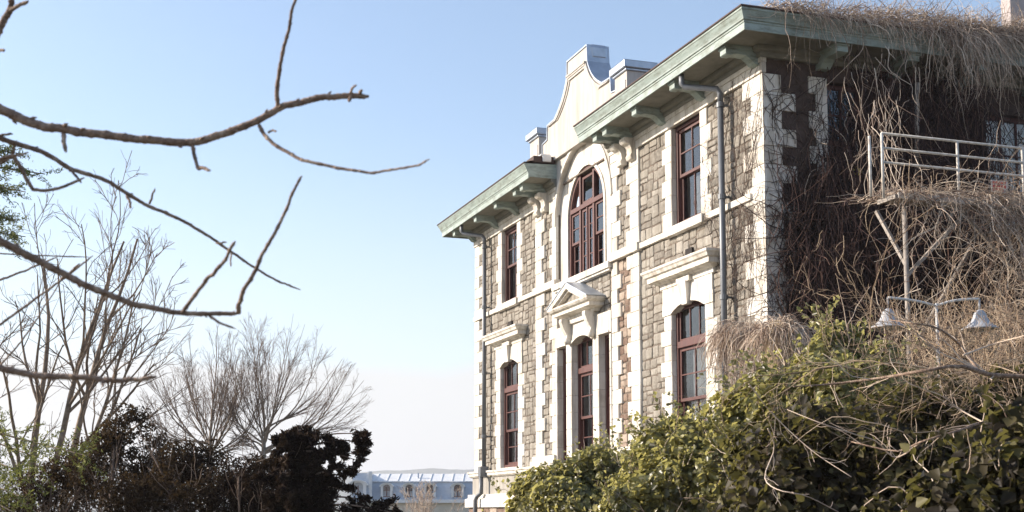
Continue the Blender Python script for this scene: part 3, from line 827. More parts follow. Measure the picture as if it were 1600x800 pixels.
def lights(x0, x1, z0, z1, y, rows, rail=.07, par=win):
    s_ = MB()
    s_.box(x0, x0+rail, y, y+.05, z0, z1); s_.box(x1-rail, x1, y, y+.05, z0, z1); s_.box(x0+rail, x1-rail, y+.001, y+.049, z0, z0+rail); s_.box(x0+rail, x1-rail, y+.001, y+.049, z1-rail, z1)
    s_.build('sash', M['wood'], par, bevel=.006)
    for i in range(1, rows):
        z = z0+rail+(z1-z0-2*rail)*i/rows; MB().box(x0+rail, x1-rail, y+.008, y+.042, z-.014, z+.014).build('glazing_bar', M['wood'], par)
    for i in range(rows):
        za, zb = z0+rail+(z1-z0-2*rail)*i/rows, z0+rail+(z1-z0-2*rail)*(i+1)/rows
        MB().poly([(x0+rail,y+.025,za),(x1-rail,y+.025,za),(x1-rail,y+.025,zb),(x0+rail,y+.025,zb)], [(0,1,2,3)]).build('pane', M['glass'], par, fix=False)
for x0, x1 in ((CEN-1.13, CEN-.52), (CEN+.52, CEN+1.13)):
    lights(x0, x1, 7.20, zt, y0+.03, 2); lights(x0, x1, 6.30, 7.24, y0+.085, 2)
mb = MB(); mb.box(CEN-.03, CEN+.03, y0+.0, y0+.09, 6.3, zt); mb.build('mullion', M['wood'], win)
for x0, x1 in ((CEN-.40, CEN-.032), (CEN+.032, CEN+.40)): lights(x0, x1, 6.30, zt, y0+.03, 4, .085)
lights(CEN-.40, CEN+.40, zt+.14, ZS+1.02, y0+.04, 1)
for s in (-1, 1):                            # curved outer panes above the transom
    xs_ = np.linspace(.52, 1.12, 8); P_ = [(CEN+s*x, y0+.07, zt+.13) for x in xs_] + [(CEN+s*x, y0+.07, ZS+math.sqrt(max(1.145**2-x*x, .04))) for x in xs_]
    MB().poly(P_, [(i, i+1, 8+i+1, 8+i) for i in range(7)]).build('pane', M['glass'], win, fix=False)

# downpipes with swan necks
def downpipe(x, xs_, zbot, ground=True):
    dp = root('downpipe', (x, -.2, zbot), '', ''); del dp['label'], dp['category']; dp.parent = hall; dp.location = np.array([x, -.2, zbot]) - OFF['stone_hall']
    MB().tube([(xs_, -.80, 9.24), (xs_, -.80, 9.02), (xs_+.03, -.76, 8.95), (x-.02, -.26, 8.80), (x, -.20, 8.70), (x, -.20, 8.5)], .062, 12).build('swan_neck', M['pipe'], dp, smooth=True)
    MB().tube([(x, -.20, 8.52), (x, -.20, 5.0), (x, -.20, zbot)], .065, 12).build('pipe', M['pipe'], dp, smooth=True)
    for z in (8.45, 6.5, 4.4, 2.4):
        if z > zbot: 
            mb = MB(); mb.lathe((x, -.20, z), [(.065,-.05),(.085,-.05),(.085,.05),(.065,.05)], 12); mb.box(x-.03, x+.03, -.14, -.02, z-.02, z+.02); mb.build('pipe_collar', M['pipe'], dp)
    return dp
dp = downpipe(1.55, 1.0, 1.42)
mb = MB(); mb.box(1.42, 1.68, -.36, -.08, 1.12, 1.45); mb.build('rain_box', M['pipe'], dp, bevel=.02)
MB().tube([(1.55, -.29, 1.15), (1.55, -.29, .62), (1.35, -.36, .52), (1.30, -.40, .40), (1.30, -.40, -2.0)], .07, 12).build('pipe', M['pipe'], dp, smooth=True)
downpipe(17.42, 16.85, 1.0)

# the side wall in shade
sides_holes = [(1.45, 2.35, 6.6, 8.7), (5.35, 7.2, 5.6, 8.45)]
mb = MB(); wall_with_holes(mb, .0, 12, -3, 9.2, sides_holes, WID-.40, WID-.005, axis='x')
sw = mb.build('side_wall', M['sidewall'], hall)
# a pale stone surround and sash bars on both side windows
def side_window(y0_, y1_, z0, z1, cols, rows):
    w = root('side_window', (WID-.15, (y0_+y1_)/2, z0), '', ''); del w['label'], w['category']; w.parent = hall; w.location = np.array([WID-.15, (y0_+y1_)/2, z0]) - OFF['stone_hall']
    X = WID-.16; m_ = MB()
    m_.box(X-.1, X, y0_, y0_+.09, z0, z1); m_.box(X-.1, X, y1_-.09, y1_, z0, z1); m_.box(X-.099, X-.001, y0_+.09, y1_-.09, z0, z0+.09); m_.box(X-.099, X-.001, y0_+.09, y1_-.09, z1-.09, z1)
    zm = z0 + (z1-z0)*.42; m_.box(X-.098, X+.01, y0_+.09, y1_-.09, zm-.05, zm+.05)
    m_.build('frame', M['wood'], w, bevel=.008)
    for i in range(1, cols):
        y = y0_+.09+(y1_-y0_-.18)*i/cols; MB().box(X-.07, X-.02, y-.018, y+.018, z0+.09, z1-.09).build('glazing_bar', M['wood'], w)
    for q0, q1 in ((z0+.09, zm-.05), (zm+.05, z1-.09)):
        for i in range(1, rows):
            z = q0+(q1-q0)*i/rows; MB().box(X-.066, X-.024, y0_+.09, y1_-.09, z-.016, z+.016).build('glazing_bar', M['wood'], w)
        for i in range(cols):
            ya, yb = y0_+.09+(y1_-y0_-.18)*i/cols, y0_+.09+(y1_-y0_-.18)*(i+1)/cols
            MB().poly([(X-.045,ya,q0),(X-.045,yb,q0),(X-.045,yb,q1),(X-.045,ya,q1)], [(0,1,2,3)]).build('pane', M['glass'], w, fix=False)
    return w
side_window(1.45, 2.35, 6.6, 8.7, 2, 2)
w2 = side_window(5.35, 7.2, 5.6, 8.45, 4, 2)
n = 30; P_ = []
for i in range(n+1):
    y = 5.45+1.65*i/n; P_ += [(WID-.27+.012*math.sin(i*2.1), y, 5.7), (WID-.27+.012*math.sin(i*2.1), y, 8.4)]
MB().poly(P_, [(2*i,2*i+2,2*i+3,2*i+1) for i in range(n)]).build('curtain', M['curtain'], w2, fix=False, smooth=True)  # pale sheet added to imitate bright sky reflected in these panes
MB().box(WID-.5, WID-.42, .41, 11, -2.9, 9.0).build('room_partition', M['dark'], hall) if False else None
# quoin blocks round the first side window
for i in range(6):
    z0 = 6.6+i*.36
    for yy, d in ((1.45, -1),):
        w = .42 if i % 2 else .26; a, b_ = sorted((yy, yy+d*w))
        tinted(MB().box(WID-.2, WID+.03, a, b_, z0+.003, z0+.355), 'quoin', M['limeq'], wallo, random.random())
# chimney on the roof
ch = root('chimney', (16.4, 8.2, 9.6), '', ''); del ch['label'], ch['category']; ch.parent = hall; ch.location = np.array([16.4, 8.2, 9.6]) - OFF['stone_hall']
MB().box(16.72, 17.05, 7.62, 9.2, 9.7, 13.4).build('chimney_stack', M['chim'], ch, bevel=.02)
MB().box(16.65, 17.12, 7.55, 9.3, 13.0, 13.25).build('chimney_band', M['chim'], ch, bevel=.02)


# ------------------------------------------------------------------ far mansard building, downhill
DB = 140.0
MPX = DB / FPX
org = at(640, 808, DB); org[2] = -9.5
fb = root('mansard_building', org, 'distant blue-grey mansard building with arched dormers beyond the hall corner', 'building', rz=YAW)
def lz(py): return (808 - py) * MPX - org[2]
def lu(px): return (px - 640) * MPX
zr, zb, ze = lz(749), lz(759.5), lz(787)
u0, u1 = lu(577), lu(800)
MB().poly([(u0,-.0,0),(u1,-.0,0),(u1,9,0),(u0,9,0),(u0,0,ze-.35),(u1,0,ze-.35),(u1,9,ze-.35),(u0,9,ze-.35)], [(0,1,5,4),(1,2,6,5),(2,3,7,6),(3,0,4,7)]).build('wall', M['cream'], fb, local=True)
MB().box(u0-.2, u1+.2, -.45, 9.4, ze-.35, ze).build('eaves_cornice', M['sheet'], fb, local=True)
MB().poly([(u0,-.2,ze),(u1,-.2,ze),(u1,9.2,ze),(u0,9.2,ze),(u0,.75,zb),(u1,.75,zb),(u1,8.3,zb),(u0,8.3,zb)], [(0,1,5,4),(1,2,6,5),(2,3,7,6),(3,0,4,7)]).build('mansard_slope', M['slate'], fb, local=True)
MB().box(u0-.1, u1+.1, .55, 8.5, zb, zb+.10).build('curb_moulding', M['sheet'], fb, local=True)
MB().poly([(u0,.6,zb+.1),(u1,.6,zb+.1),(u1,8.4,zb+.1),(u0,8.4,zb+.1),(u0,4.5,zr+.28),(u1,4.5,zr+.28)], [(0,1,5,4),(2,3,4,5),(3,0,4),(1,2,5)]).build('upper_roof', M['sheet'], fb, local=True)
for i in range(13):
    u_ = u0 + (i+.5)*(u1-u0)/13
    MB().bar((u_, .62, zb+.13), (u_, 4.45, zr+.30), .05, .07).build('roof_seam', M['sheet'], fb, local=True)
mbx = MB(); mbx.box(lu(650), lu(652), 2.0, 2.3, zb+.1, zb+1.0); mbx.build('vent_pipe', M['slate'], fb, local=True)
def dormer(u, w, z0, z1):
    d = root('dormer', (0, 0, 0), '', ''); del d['label'], d['category']; d.parent = fb
    OFF[d.name] = np.zeros(3)
    hw = w/2; r_ = hw; n_ = 12
    a_out = [(u-r_, z0)] + [(u - r_*math.cos(t_), z1-r_*.55 + r_*.55*math.sin(t_)) for t_ in np.linspace(0, math.pi, n_)] + [(u+r_, z0)]
    ri_ = hw*.62
    a_in = [(u-ri_, z0+.12)] + [(u - ri_*math.cos(t_), z1-r_*.62-.02 + ri_*.75*math.sin(t_)) for t_ in np.linspace(0, math.pi, n_)] + [(u+ri_, z0+.12)]
    MB().strip_y(a_in, a_out, -.35, .9).build('dormer_surround', M['sheet'], d, local=True)
    hd = [(u - r_*1.22*math.cos(t_), z1-r_*.55 + r_*.68*math.sin(t_)) for t_ in np.linspace(0, math.pi, n_)]
    MB().strip_y(a_out[1:-1], hd, -.5, .7).build('dormer_hood', M['sheet'], d, local=True)
    wb = [(p[0], p[1]) for p in a_in]
    MB().poly([(x, -.12, z) for x, z in wb], [tuple(range(len(wb)))]).build('dormer_pane', M['glass'], d, local=True, fix=False)
    mbb = MB(); mbb.box(u-ri_, u+ri_, -.10, -.04, z0+.1, z0+.2); mbb.box(u-.05, u+.05, -.16, -.06, z0+.1, z1-r_*.55)
    mbb.build('dormer_bars', M['wood'], d, local=True)
    mbb = MB(); mbb.poly([(u-ri_-.1,.25,z0),(u+ri_+.1,.25,z0),(u+ri_+.1,.25,z1),(u-ri_-.1,.25,z1)], [(0,1,2,3)]); mbb.build('dormer_room', M['wood'], d, local=True, fix=False)
for px in (604, 639, 671.5, 715):
    dormer(lu(px), 1.22 if px < 700 else 1.32, lz(784.5), lz(762.0))
# end pavilion
pv = (lu(549), lu(578.5))
MB().box(pv[0], pv[1], -1.2, 6, 0, ze-.3).build('pavilion_wall', M['cream'], fb, local=True)
MB().poly([(pv[0],-1.4,ze-.3),(pv[1],-1.4,ze-.3),(pv[1],6,ze-.3),(pv[0],6,ze-.3),(pv[0]+.25,-.6,lz(746)),(pv[1]-.1,-.6,lz(746)),(pv[1]-.1,5.4,lz(746)),(pv[0]+.25,5.4,lz(746))],
          [(0,1,5,4),(1,2,6,5),(2,3,7,6),(3,0,4,7),(4,5,6,7)]).build('pavilion_roof', M['slate'], fb, local=True)
MB().box(pv[1]-.12, pv[1]+.22, -1.0, -.6, ze, lz(743.5)).build('pavilion_chimney', M['sheet'], fb, local=True)
o_d = len(fb.children)
dormer(lu(561), 1.7, lz(786), lz(758.5))
fb.children[-1].location = (0, -1.0, 0) if False else (0, 0, 0)
for ch_ in fb.children:
    if ch_.name.startswith('dormer') and len(ch_.children) and abs(np.mean([v.co.x for v in ch_.children[0].data.vertices]) - lu(561)) < .3: ch_.location = (0, -1.05, 0)

# ------------------------------------------------------------------ plants: tools
def unit(v): return v / (np.linalg.norm(v, axis=-1, keepdims=True) + 1e-9)
def strands(start, d0, length, k=9, wander=.25, grav=0., rg=rng):
    n = len(start); P = np.zeros((n, k, 3)); P[:, 0] = start; d = unit(np.array(d0, float)); st = (np.asarray(length) / (k-1))[:, None]
    for i in range(1, k):
        d = unit(d + rg.normal(0, wander, (n, 3)) + np.array([0, 0, -grav]))
        P[:, i] = P[:, i-1] + d*st
    return P
def taper(n, k, r0, r1, rg=rng):
    r0 = np.asarray(r0)
    return (r0.reshape(-1, 1) if r0.ndim else np.full((n, 1), r0)) * np.linspace(1, r1, k)[None]
def kids(P, R, Ln, m, t0, t1, ang, ratio, up, wander, k=6, rg=rng, rr=.62, tip=.35, pull=None):
    n, K = P.shape[:2]
    idx = np.repeat(np.arange(n), m); t = rg.uniform(t0, t1, n*m); f_ = t*(K-1); i = np.minimum(f_.astype(int), K-2); a = (f_-i)[:, None]
    pos = P[idx, i]*(1-a) + P[idx, i+1]*a; T = unit(P[idx, i+1]-P[idx, i]); r0 = (R[idx, i]*(1-a[:, 0]) + R[idx, i+1]*a[:, 0])*rr
    perp = unit(np.cross(T, rg.normal(0, 1, (n*m, 3))))
    an = rg.normal(ang, ang*.25, n*m)[:, None]
    d = unit(np.cos(an)*T + np.sin(an)*perp + np.array([0, 0, up]))
    ln = Ln[idx]*ratio*rg.uniform(.65, 1.2, n*m)*(1.2-.55*t)
    Q_ = strands(pos, d, ln, k, wander, -up*.25, rg)
    return Q_, r0[:, None]*np.linspace(1, tip, k)[None], ln
def leaves(name, C, Nn, size, mat, parent=None, aspect=.85, fold=.24, rg=rng):
    """leaf-shaped quads pairs: two facets folded along the midrib"""
    n = len(C); Nn = unit(Nn); T = unit(np.cross(Nn, rg.normal(0, 1, (n, 3)))); B = np.cross(Nn, T)
    s_ = np.asarray(size).reshape(-1, 1) if np.ndim(size) else np.full((n, 1), size)
    w = s_*aspect*.5
    b = C - T*s_*.5; tip = C + T*s_*.55; l = C - B*w - T*s_*.12 + Nn*s_*fold; r_ = C + B*w - T*s_*.12 + Nn*s_*fold
    l2 = C - B*w*.62 + T*s_*.25 + Nn*s_*fold*.6; r2 = C + B*w*.62 + T*s_*.25 + Nn*s_*fold*.6
    V = np.stack([b, l, l2, tip, r2, r_], 1).reshape(-1, 3)
    o6 = (np.arange(n)*6)[:, None]
    Q_ = np.concatenate([o6+np.array([[0, 3, 2, 1]]), o6+np.array([[0, 5, 4, 3]])], 0)
    o = quads(name, V, Q_, mat, parent); o['kind'] = 'stuff'
    return o
def wob(P, sc, seed):
    r2 = np.random.default_rng(seed); v = 0
    for i in range(5):
        kx = r2.normal(0, 1, 3)*sc*(1+.7*i); v = v + np.sin(P @ kx + r2.uniform(0, 6.28))/(1+.5*i)
    return v/2
def blob_cloud(blobs, n, shell=.5, seed=1, lump=.22, sc=3.0, clear=.62):
    """points and outward normals in the outer part of a union of lumpy ellipsoids"""
    rg = np.random.default_rng(seed); B = np.array([b[0] for b in blobs], float); Rr = np.array([b[1] for b in blobs], float)
    w = (Rr[:, 0]*Rr[:, 1] + Rr[:, 1]*Rr[:, 2] + Rr[:, 0]*Rr[:, 2]); w = w/w.sum()
    Pn, Nn = [], []
    have = 0
    while have < n:
        i = rg.choice(len(B), n*2, p=w); d = unit(rg.normal(0, 1, (n*2, 3)))
        f_ = (1-shell*rg.random(n*2)**1.6)
        lu_ = 1 + lump*wob(B[i] + d*Rr[i], sc, seed)
        P = B[i] + d*Rr[i]*(f_*lu_)[:, None]
        ok = np.ones(n*2, bool)
        for b, r_ in zip(B, Rr):
            q = np.linalg.norm((P-b)/r_, axis=1); ok &= q > clear
        N_ = unit(d/Rr[i])
        Pn.append(P[ok]); Nn.append(N_[ok]); have += ok.sum()
    return np.concatenate(Pn)[:n], np.concatenate(Nn)[:n]
def base_of(p): return (p[0], p[1], float(ground_z(p[0], p[1])))
def blob(px, py, dep, r, ry=None, rz=None):
    return (at(px, py, dep), (r, ry or r, rz or r))

# ------------------------------------------------------------------ dry creeper on the hall
EX = WID + 1.02
def vine_thing(name, label, base, cat='creeper'):
    return root(name, base, label, cat)
# over the side eave
v = vine_thing('dry_creeper', 'tangle of bare tan creeper heaped over the side eave and hanging from it', (EX, 3, 9.6))
n = 4600
yy = rng.uniform(-.3, 9, n); yy = np.where(rng.random(n) < .35, np.abs(rng.normal(5.0, 1.2, n)), yy)
xo = EX + .05 - np.abs(rng.normal(0, .38, n)); hz = .10 + .26*np.clip(yy/2.6, .35, 1)
st = np.stack([xo, yy, 9.64 + rng.random(n)*hz + (EX-xo)*.12], 1)
d = np.stack([rng.normal(.2, .7, n), rng.normal(0, .8, n), rng.normal(.02, .3, n)], 1)
P = strands(st, d, rng.uniform(.25, 1.0, n), 7, .42, .10)
P[..., 2] = np.maximum(P[..., 2], np.where(P[..., 0] < EX, 9.62, -9))
tube_obj('heap', P, taper(n, 7, .0032+.008*rng.random(n)**3, .4), M['vine'], v, 3)
n = 330
yy = rng.uniform(-.2, 7.5, n); yy[:190] = rng.normal(4.1, .45, 190)
ln = rng.gamma(2.4, .28, n); ln = np.where(yy > 4.9, np.minimum(ln, .6), ln); ln[:190] = rng.uniform(.7, 2.2, 190); ln[190:215] = rng.uniform(1, 2.4, 25)
st = np.stack([np.full(n, EX+.03)+rng.normal(0, .05, n), yy, np.full(n, 9.66)], 1)
d = np.stack([rng.uniform(.1, .8, n), rng.normal(0, .4, n), rng.uniform(-.3, .3, n)], 1)
P = strands(st, d, ln, 12, .22, .34)
tube_obj('hanging_stems', P, taper(n, 12, (.003+.009*rng.random(n)**2.5), .45), M['vine'], v, 4)
Pk, Rk, _ = kids(P, taper(n, 12, .008, .5), ln, 4, .25, .98, .8, .22, -.15, .35, 5)
tube_obj('side_shoots', Pk, Rk*.6, M['vine'], v, 3)
n = 900                                      # fringe over the face of the cornice
st = np.stack([np.full(n, EX+.03)+rng.normal(0, .03, n), .1 + 8*rng.random(n)**.8, np.full(n, 9.67)], 1)
P = strands(st, np.stack([rng.uniform(.1, .7, n), rng.normal(0, .5, n), rng.uniform(-.4, .3, n)], 1), rng.uniform(.2, .75, n), 8, .25, .36)
tube_obj('fringe', P, taper(n, 8, .0028+.005*rng.random(n)**2, .45), M['vine'], v, 3)
n = 330
st = np.stack([EX - rng.uniform(.1, 1.1, n), rng.uniform(.8, 9, n), 9.78 + rng.random(n)*.2], 1)
P = strands(st, np.stack([rng.normal(0, .4, n), rng.normal(.6, .7, n), rng.uniform(.2, 1, n)], 1), rng.uniform(.2, .65, n), 6, .3, .02)
tube_obj('upright_shoots', P, taper(n, 6, .0065, .4), M['twig'], v, 3)
# on the side wall, in the shade
v = vine_thing('dry_creeper', 'dense dark bare creeper matted over the shaded side wall', (WID+.1, 3, -1.6))
n = 8000
yy = rng.uniform(.45, 9, n); zz = rng.uniform(-1, 9.0, n)
yy[:700] = rng.uniform(.22, .8, 700); zz[:700] = rng.uniform(-1, 6.3, 700); yy[700:1500] = rng.uniform(1.3, 2.9, 800); zz[700:1500] = rng.uniform(5.5, 7.9, 800)
ok = ~((zz > 5.4) & (yy > 5.1) & (rng.random(n) < .75)) & ~((zz > 6.4) & (yy < 2.3) & (yy < .45+(zz-6.4)*1.2)); yy, zz = yy[ok], zz[ok]; n = len(yy)
st = np.stack([WID + .03 + np.abs(rng.normal(0, .16, n)), yy, zz], 1)
d = np.stack([rng.normal(0, .12, n), rng.normal(0, .5, n), rng.normal(-.15, .9, n)], 1)
P = strands(st, d, rng.uniform(.4, 1.7, n), 9, .24, .03)
P[..., 0] = np.maximum(P[..., 0], WID+.02)
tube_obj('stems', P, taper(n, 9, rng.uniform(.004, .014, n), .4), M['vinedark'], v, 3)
n = 16000
C = np.stack([WID + .03 + np.abs(rng.normal(0, .10, n)), rng.uniform(.6, 9, n), rng.uniform(-1, 8.6, n)], 1)
ok = ~((C[:, 2] > 5.5) & (C[:, 1] > 5.2)) & ~((C[:, 2] > 6.2) & (C[:, 1] < .5+(C[:, 2]-6.2)*1.3)) & (wob(C, 1.1, 5) > -.35); C = C[ok]
leaves('dead_leaves', C, np.stack([np.ones(len(C)), rng.normal(0, .7, len(C)), rng.normal(-.3, .7, len(C))], 1), rng.uniform(.04, .09, len(C)), M['shrub'], v)
n = 4600
yy = .5 + 5.6*rng.random(n); z_ = rng.uniform(3.0, 9.15, n)
ok = ~((z_ > 5.6) & (yy < .9)) & ~((z_ > 7.2) & (yy < 2.4) & (rng.random(n) < .85)) & ~((yy > 5.1) & (z_ > 6)); yy, z_ = yy[ok], z_[ok]; n = len(yy)
st = np.stack([WID + .15 + rng.random(n)*.75, yy, z_], 1)
P = strands(st, np.stack([rng.normal(0, .2, n), rng.normal(0, .25, n), -np.ones(n)], 1), rng.uniform(.6, 2.4, n), 10, .16, .08)
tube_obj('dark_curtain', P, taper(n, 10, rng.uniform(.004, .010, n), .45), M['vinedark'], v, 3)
n = 60
st = np.stack([np.full(n, WID+.22), rng.uniform(.9, 3.4, n), rng.uniform(5.2, 8.3, n)], 1)
P = strands(st, np.stack([rng.normal(.2, .2, n), rng.normal(0, .3, n), rng.uniform(-.8, .2, n)], 1), rng.uniform(.3, .9, n), 8, .3, .2)
tube_obj('loose_ends', P, taper(n, 8, .008, .5), M['vine'], v, 3)
C = np.concatenate([np.array([at_x(px, py, WID+.35)]) for px, py in ((1333,266),(1338,262),(1343,266),(1347,270),(1340,272),(1335,272),(1350,263))])
leaves('yellow_leaves', C, np.tile([1, -.3, .3], (len(C), 1)) + rng.normal(0, .3, (len(C), 3)), .10, M['yleaf'], v)
# thin tendrils on the sunlit corner
v = vine_thing('bare_tendrils', 'thin bare creeper tendrils crawling over the white corner quoins', (18.2, -.06, -1.6))
n = 46
st = np.stack([rng.uniform(16.9, 18.8, n), np.full(n, -.075), rng.uniform(2.6, 7.4, n)], 1)
P = strands(st, np.stack([rng.normal(0, .35, n), np.zeros(n), np.ones(n)], 1), rng.uniform(.8, 3.2, n), 14, .26, -.06)
Pk, Rk, lk = kids(P, taper(n, 14, .009, .5), rng.uniform(.8, 2.2, n), 5, .2, .95, .8, .42, .05, .3, 8)
Pk2, Rk2, _ = kids(Pk, Rk, lk, 4, .2, .95, .8, .5, .02, .35, 6)
zmax = 9.0
for A_ in (P, Pk, Pk2):
    A_[..., 1] = -.065 + .012*np.sin(A_[..., 2]*9) - .03*(A_[..., 0] < 16.6); A_[..., 0] = np.minimum(A_[..., 0], WID+.02); A_[..., 2] = np.minimum(A_[..., 2], zmax - .02*rng.random(A_.shape[:2]))
tube_obj('stems', P, taper(n, 14, rng.uniform(.006, .011, n), .5), M['tendril'], v, 4)
tube_obj('side_shoots', Pk, np.maximum(Rk*.75, .0032), M['tendril'], v, 3)
tube_obj('rootlets', Pk2, np.maximum(Rk2*.6, .0028), M['tendril'], v, 3)
n = 260                                      # and round the corner on the shaded quoins
st = np.stack([np.full(n, WID+.06), rng.uniform(.02, 1.35, n), rng.uniform(2.5, 8.6, n)], 1)
P = strands(st, np.stack([np.zeros(n), rng.normal(.1, .4, n), rng.uniform(-1, 1, n)], 1), rng.uniform(.5, 2.0, n), 10, .28, 0)
P[..., 0] = WID+.045+.012*np.sin(P[..., 2]*7); P[..., 1] = np.clip(P[..., 1], -.03, 1.9); P[..., 2] = np.minimum(P[..., 2], 9.0)
tube_obj('stems', P, taper(n, 10, .008, .4), M['tendril'], v, 3)

# ------------------------------------------------------------------ fire escape with its vines
FX, FZ = 21.8, 5.66
fe = root('fire_escape', (20.5, 2.2, -1.6), 'white steel fire escape landing with tube railing on the ivied side wall', 'fire escape')
mb = MB(); mb.box(FX-.55, FX, .95, 9, FZ-.05, FZ); mb.box(WID+.05, FX-1.0, 4.6, 7.6, FZ-.058, FZ-.002); mb.build('landing', M['rust'], fe, bevel=.01)
MB().box(FX-.002, FX+.04, .95, 9, FZ-.09, FZ+.02).build('edge_beam', M['steel'], fe, bevel=.008)
MB().box(FX-.55, FX, .90, .95, FZ-.09, FZ+.0).build('edge_beam', M['rust'], fe, bevel=.008)
for h_ in (6.74, 6.47, 6.21):
    MB().tube([(FX, .66, h_), (FX, 5, h_+.0), (FX, 9, h_)], .024, 8).build('rail', M['steel'], fe, smooth=True)
for yy_ in (.40, .66, 2.27, 3.72, 5.3, 6.9):
    MB().tube([(FX, yy_, FZ-.1), (FX, yy_, 6.74 if yy_ > .5 else 6.66)], .026, 8).build('post', M['steel'], fe, smooth=True)
for yy_ in (1.16, 4.4, 7.5):
    MB().tube([(FX-.1, yy_, FZ-.06), (FX-.1, yy_, -1.7)], .045, 10).build('support_post', M['rust'], fe, smooth=True)
for a, b_ in (((FX-.1,1.16,4.2),(FX-.1,2.6,FZ-.1)), ((FX-.1,1.16,4.4),(FX-.95,1.16,FZ-.1)), ((FX-.1,4.4,3.6),(FX-.1,2.4,FZ-.2)), ((FX-.1,4.4,4.0),(FX-.1,6.0,FZ-.1)), ((FX-.1,1.16,3.3),(FX-.1,4.4,3.3)), ((FX-.1,4.4,3.2),(FX-.1,1.3,1.2)), ((FX-.5,1.0,2.2),(FX-.9,3.2,5.0))):
    MB().bar(a, b_, .06).build('brace', M['rust'], fe)
for i in range(14):                          # stair going down to the right behind the vines
    z = FZ - .19*(i+1); y = 4.6 + .25*i
    MB().box(FX+.05, FX+.95, y, y+.27, z-.04, z).build('tread', M['rust'], fe)
for x in (FX+.05, FX+.95):
    MB().bar((x, 4.5, FZ-.05), (x, 8.2, FZ-2.9), .05, .2).build('stringer', M['steel'], fe)
    MB().bar((x, 3.72, FZ+.75) if x > FX+.5 else (x-.02, 3.74, FZ+.78), (x, 8.2, FZ-1.9), .045).build('handrail', M['steel'], fe)
MB().tube([at_x(1433, 130, 19.5), at_x(1432, 290, 19.5)], .05, 10).build('drain_pipe', M['rust'], fe, smooth=True)
sg = root('notice_plate', at_x(1561, 302, FX+.06), 'small faded plate with red lettering hung on the railing', 'sign')
c0 = at_x(1548, 281, FX+.06); c1 = at_x(1575, 303, FX+.06)
MB().box(FX+.055, FX+.07, c0[1], c1[1], c1[2], c0[2]).build('plate', M['sign'], sg, bevel=.004)
for i in range(3):
    z = c0[2] - (i+.75)*(c0[2]-c1[2])/3.6
    nseg = 5 - (i == 2)
    for j in range(nseg):
        ya = c0[1] + .03 + j*.062; MB().box(FX+.069, FX+.074, ya, ya+.048, z-.025, z+.028).build('letter', M['red'], sg)
v = vine_thing('dry_creeper', 'sunlit tan creeper curtain draped over the fire escape landing', (FX, 3, -1.6))
n = 3800
yy = rng.uniform(.9, 8, n); zt = np.where(rng.random(n) < .5, FZ+.05, FZ - rng.uniform(0, 2.6, n))
st = np.stack([FX + np.abs(rng.normal(.05, .18, n)), yy, zt], 1)
P = strands(st, np.stack([rng.normal(.35, .4, n), rng.normal(0, .6, n), rng.normal(-.2, .5, n)], 1), rng.uniform(.4, 1.9, n), 9, .26, .14)
keep = ~((yy < 2.6) & (rng.random(n) < .72)); P = P[keep]
tube_obj('curtain_stems', P, taper(len(P), 9, .003+.008*rng.random(len(P))**2.5, .45), M['vine'], v, 3)
n = 1500
st = np.stack([FX - np.abs(rng.normal(0, .25, n)), rng.uniform(1.0, 8, n), FZ + .02 + np.abs(rng.normal(0, .07, n))], 1)
P = strands(st, np.stack([rng.normal(.2, .6, n), rng.normal(0, .8, n), rng.normal(.15, .3, n)], 1), rng.uniform(.2, .7, n), 7, .4, .16)
P[..., 2] = np.where(P[..., 0] < FX, np.maximum(P[..., 2], FZ+.01), P[..., 2])
tube_obj('matted_stems', P, taper(n, 7, .003+.006*rng.random(n)**2, .45), M['vine'], v, 3)
n = 120                                      # the rope of stems climbing from the landing to the eave
t0 = rng.random(n)
a = np.stack([rng.normal(21.3, .22, n), rng.normal(1.0, .26, n), np.full(n, FZ)], 1); b_ = np.stack([rng.normal(EX+.1, .12, n), rng.normal(2.0, .55, n), np.full(n, 9.6)], 1)
st = a*(1-t0[:, None]**1.7) + b_*t0[:, None]**1.7
P = strands(st, (a-b_) + rng.normal(0, .8, (n, 3)), rng.uniform(.5, 2.0, n), 10, .20, .10)
P[..., 2] = np.maximum(P[..., 2], FZ+.02)
tube_obj('climbing_stems', P, taper(n, 10, rng.uniform(.004, .010, n), .45), M['vine'], v, 4)
n = 700                                      # shaded tangle below and behind the landing
st = np.stack([rng.uniform(WID+.3, FX-.1, n), rng.uniform(.4, 6, n), rng.uniform(.5, FZ, n)], 1)
P = strands(st, rng.normal(0, 1, (n, 3)), rng.uniform(.5, 1.6, n), 9, .28, .10)
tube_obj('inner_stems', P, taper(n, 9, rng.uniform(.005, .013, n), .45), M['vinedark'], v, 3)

# ------------------------------------------------------------------ twin-arm lamp
LD = 17.0
pt = at(1463, 474, LD)
lp = root('street_lamp', (pt[0], pt[1], -1.6), 'white twin-arm street lamp with bell shades among the bare twigs', 'street lamp')
MB().tube([(pt[0], pt[1], -1.65), (pt[0], pt[1], 1.0), tuple(pt)], [.05, .03, .016], 12).build('pole', M['arm'], lp, smooth=True)
prof = [(.02,.0),(.045,-.015),(.075,-.05),(.09,-.10),(.115,-.15),(.165,-.20),(.225,-.235),(.235,-.255),(.22,-.25),(.10,-.14),(.0,-.10)]
for sgn, arm in ((0, [(1463,478),(1435,471),(1408,467),(1387,465)]), (1, [(1463,478),(1485,471),(1506,468),(1530,467)])):
    pts_ = resample([at(px, py, LD) for px, py in arm], 12)
    MB().tube(pts_, .017, 8).build('arm', M['arm'], lp, smooth=True)
    e_ = pts_[-1]
    MB().tube([e_, e_ - np.array([0, 0, .16])], .012, 8).build('stem', M['lamp'], lp, smooth=True)
    MB().lathe(e_ - np.array([0, 0, .14]), prof, 24).build('shade', M['lamp'], lp, smooth=True)

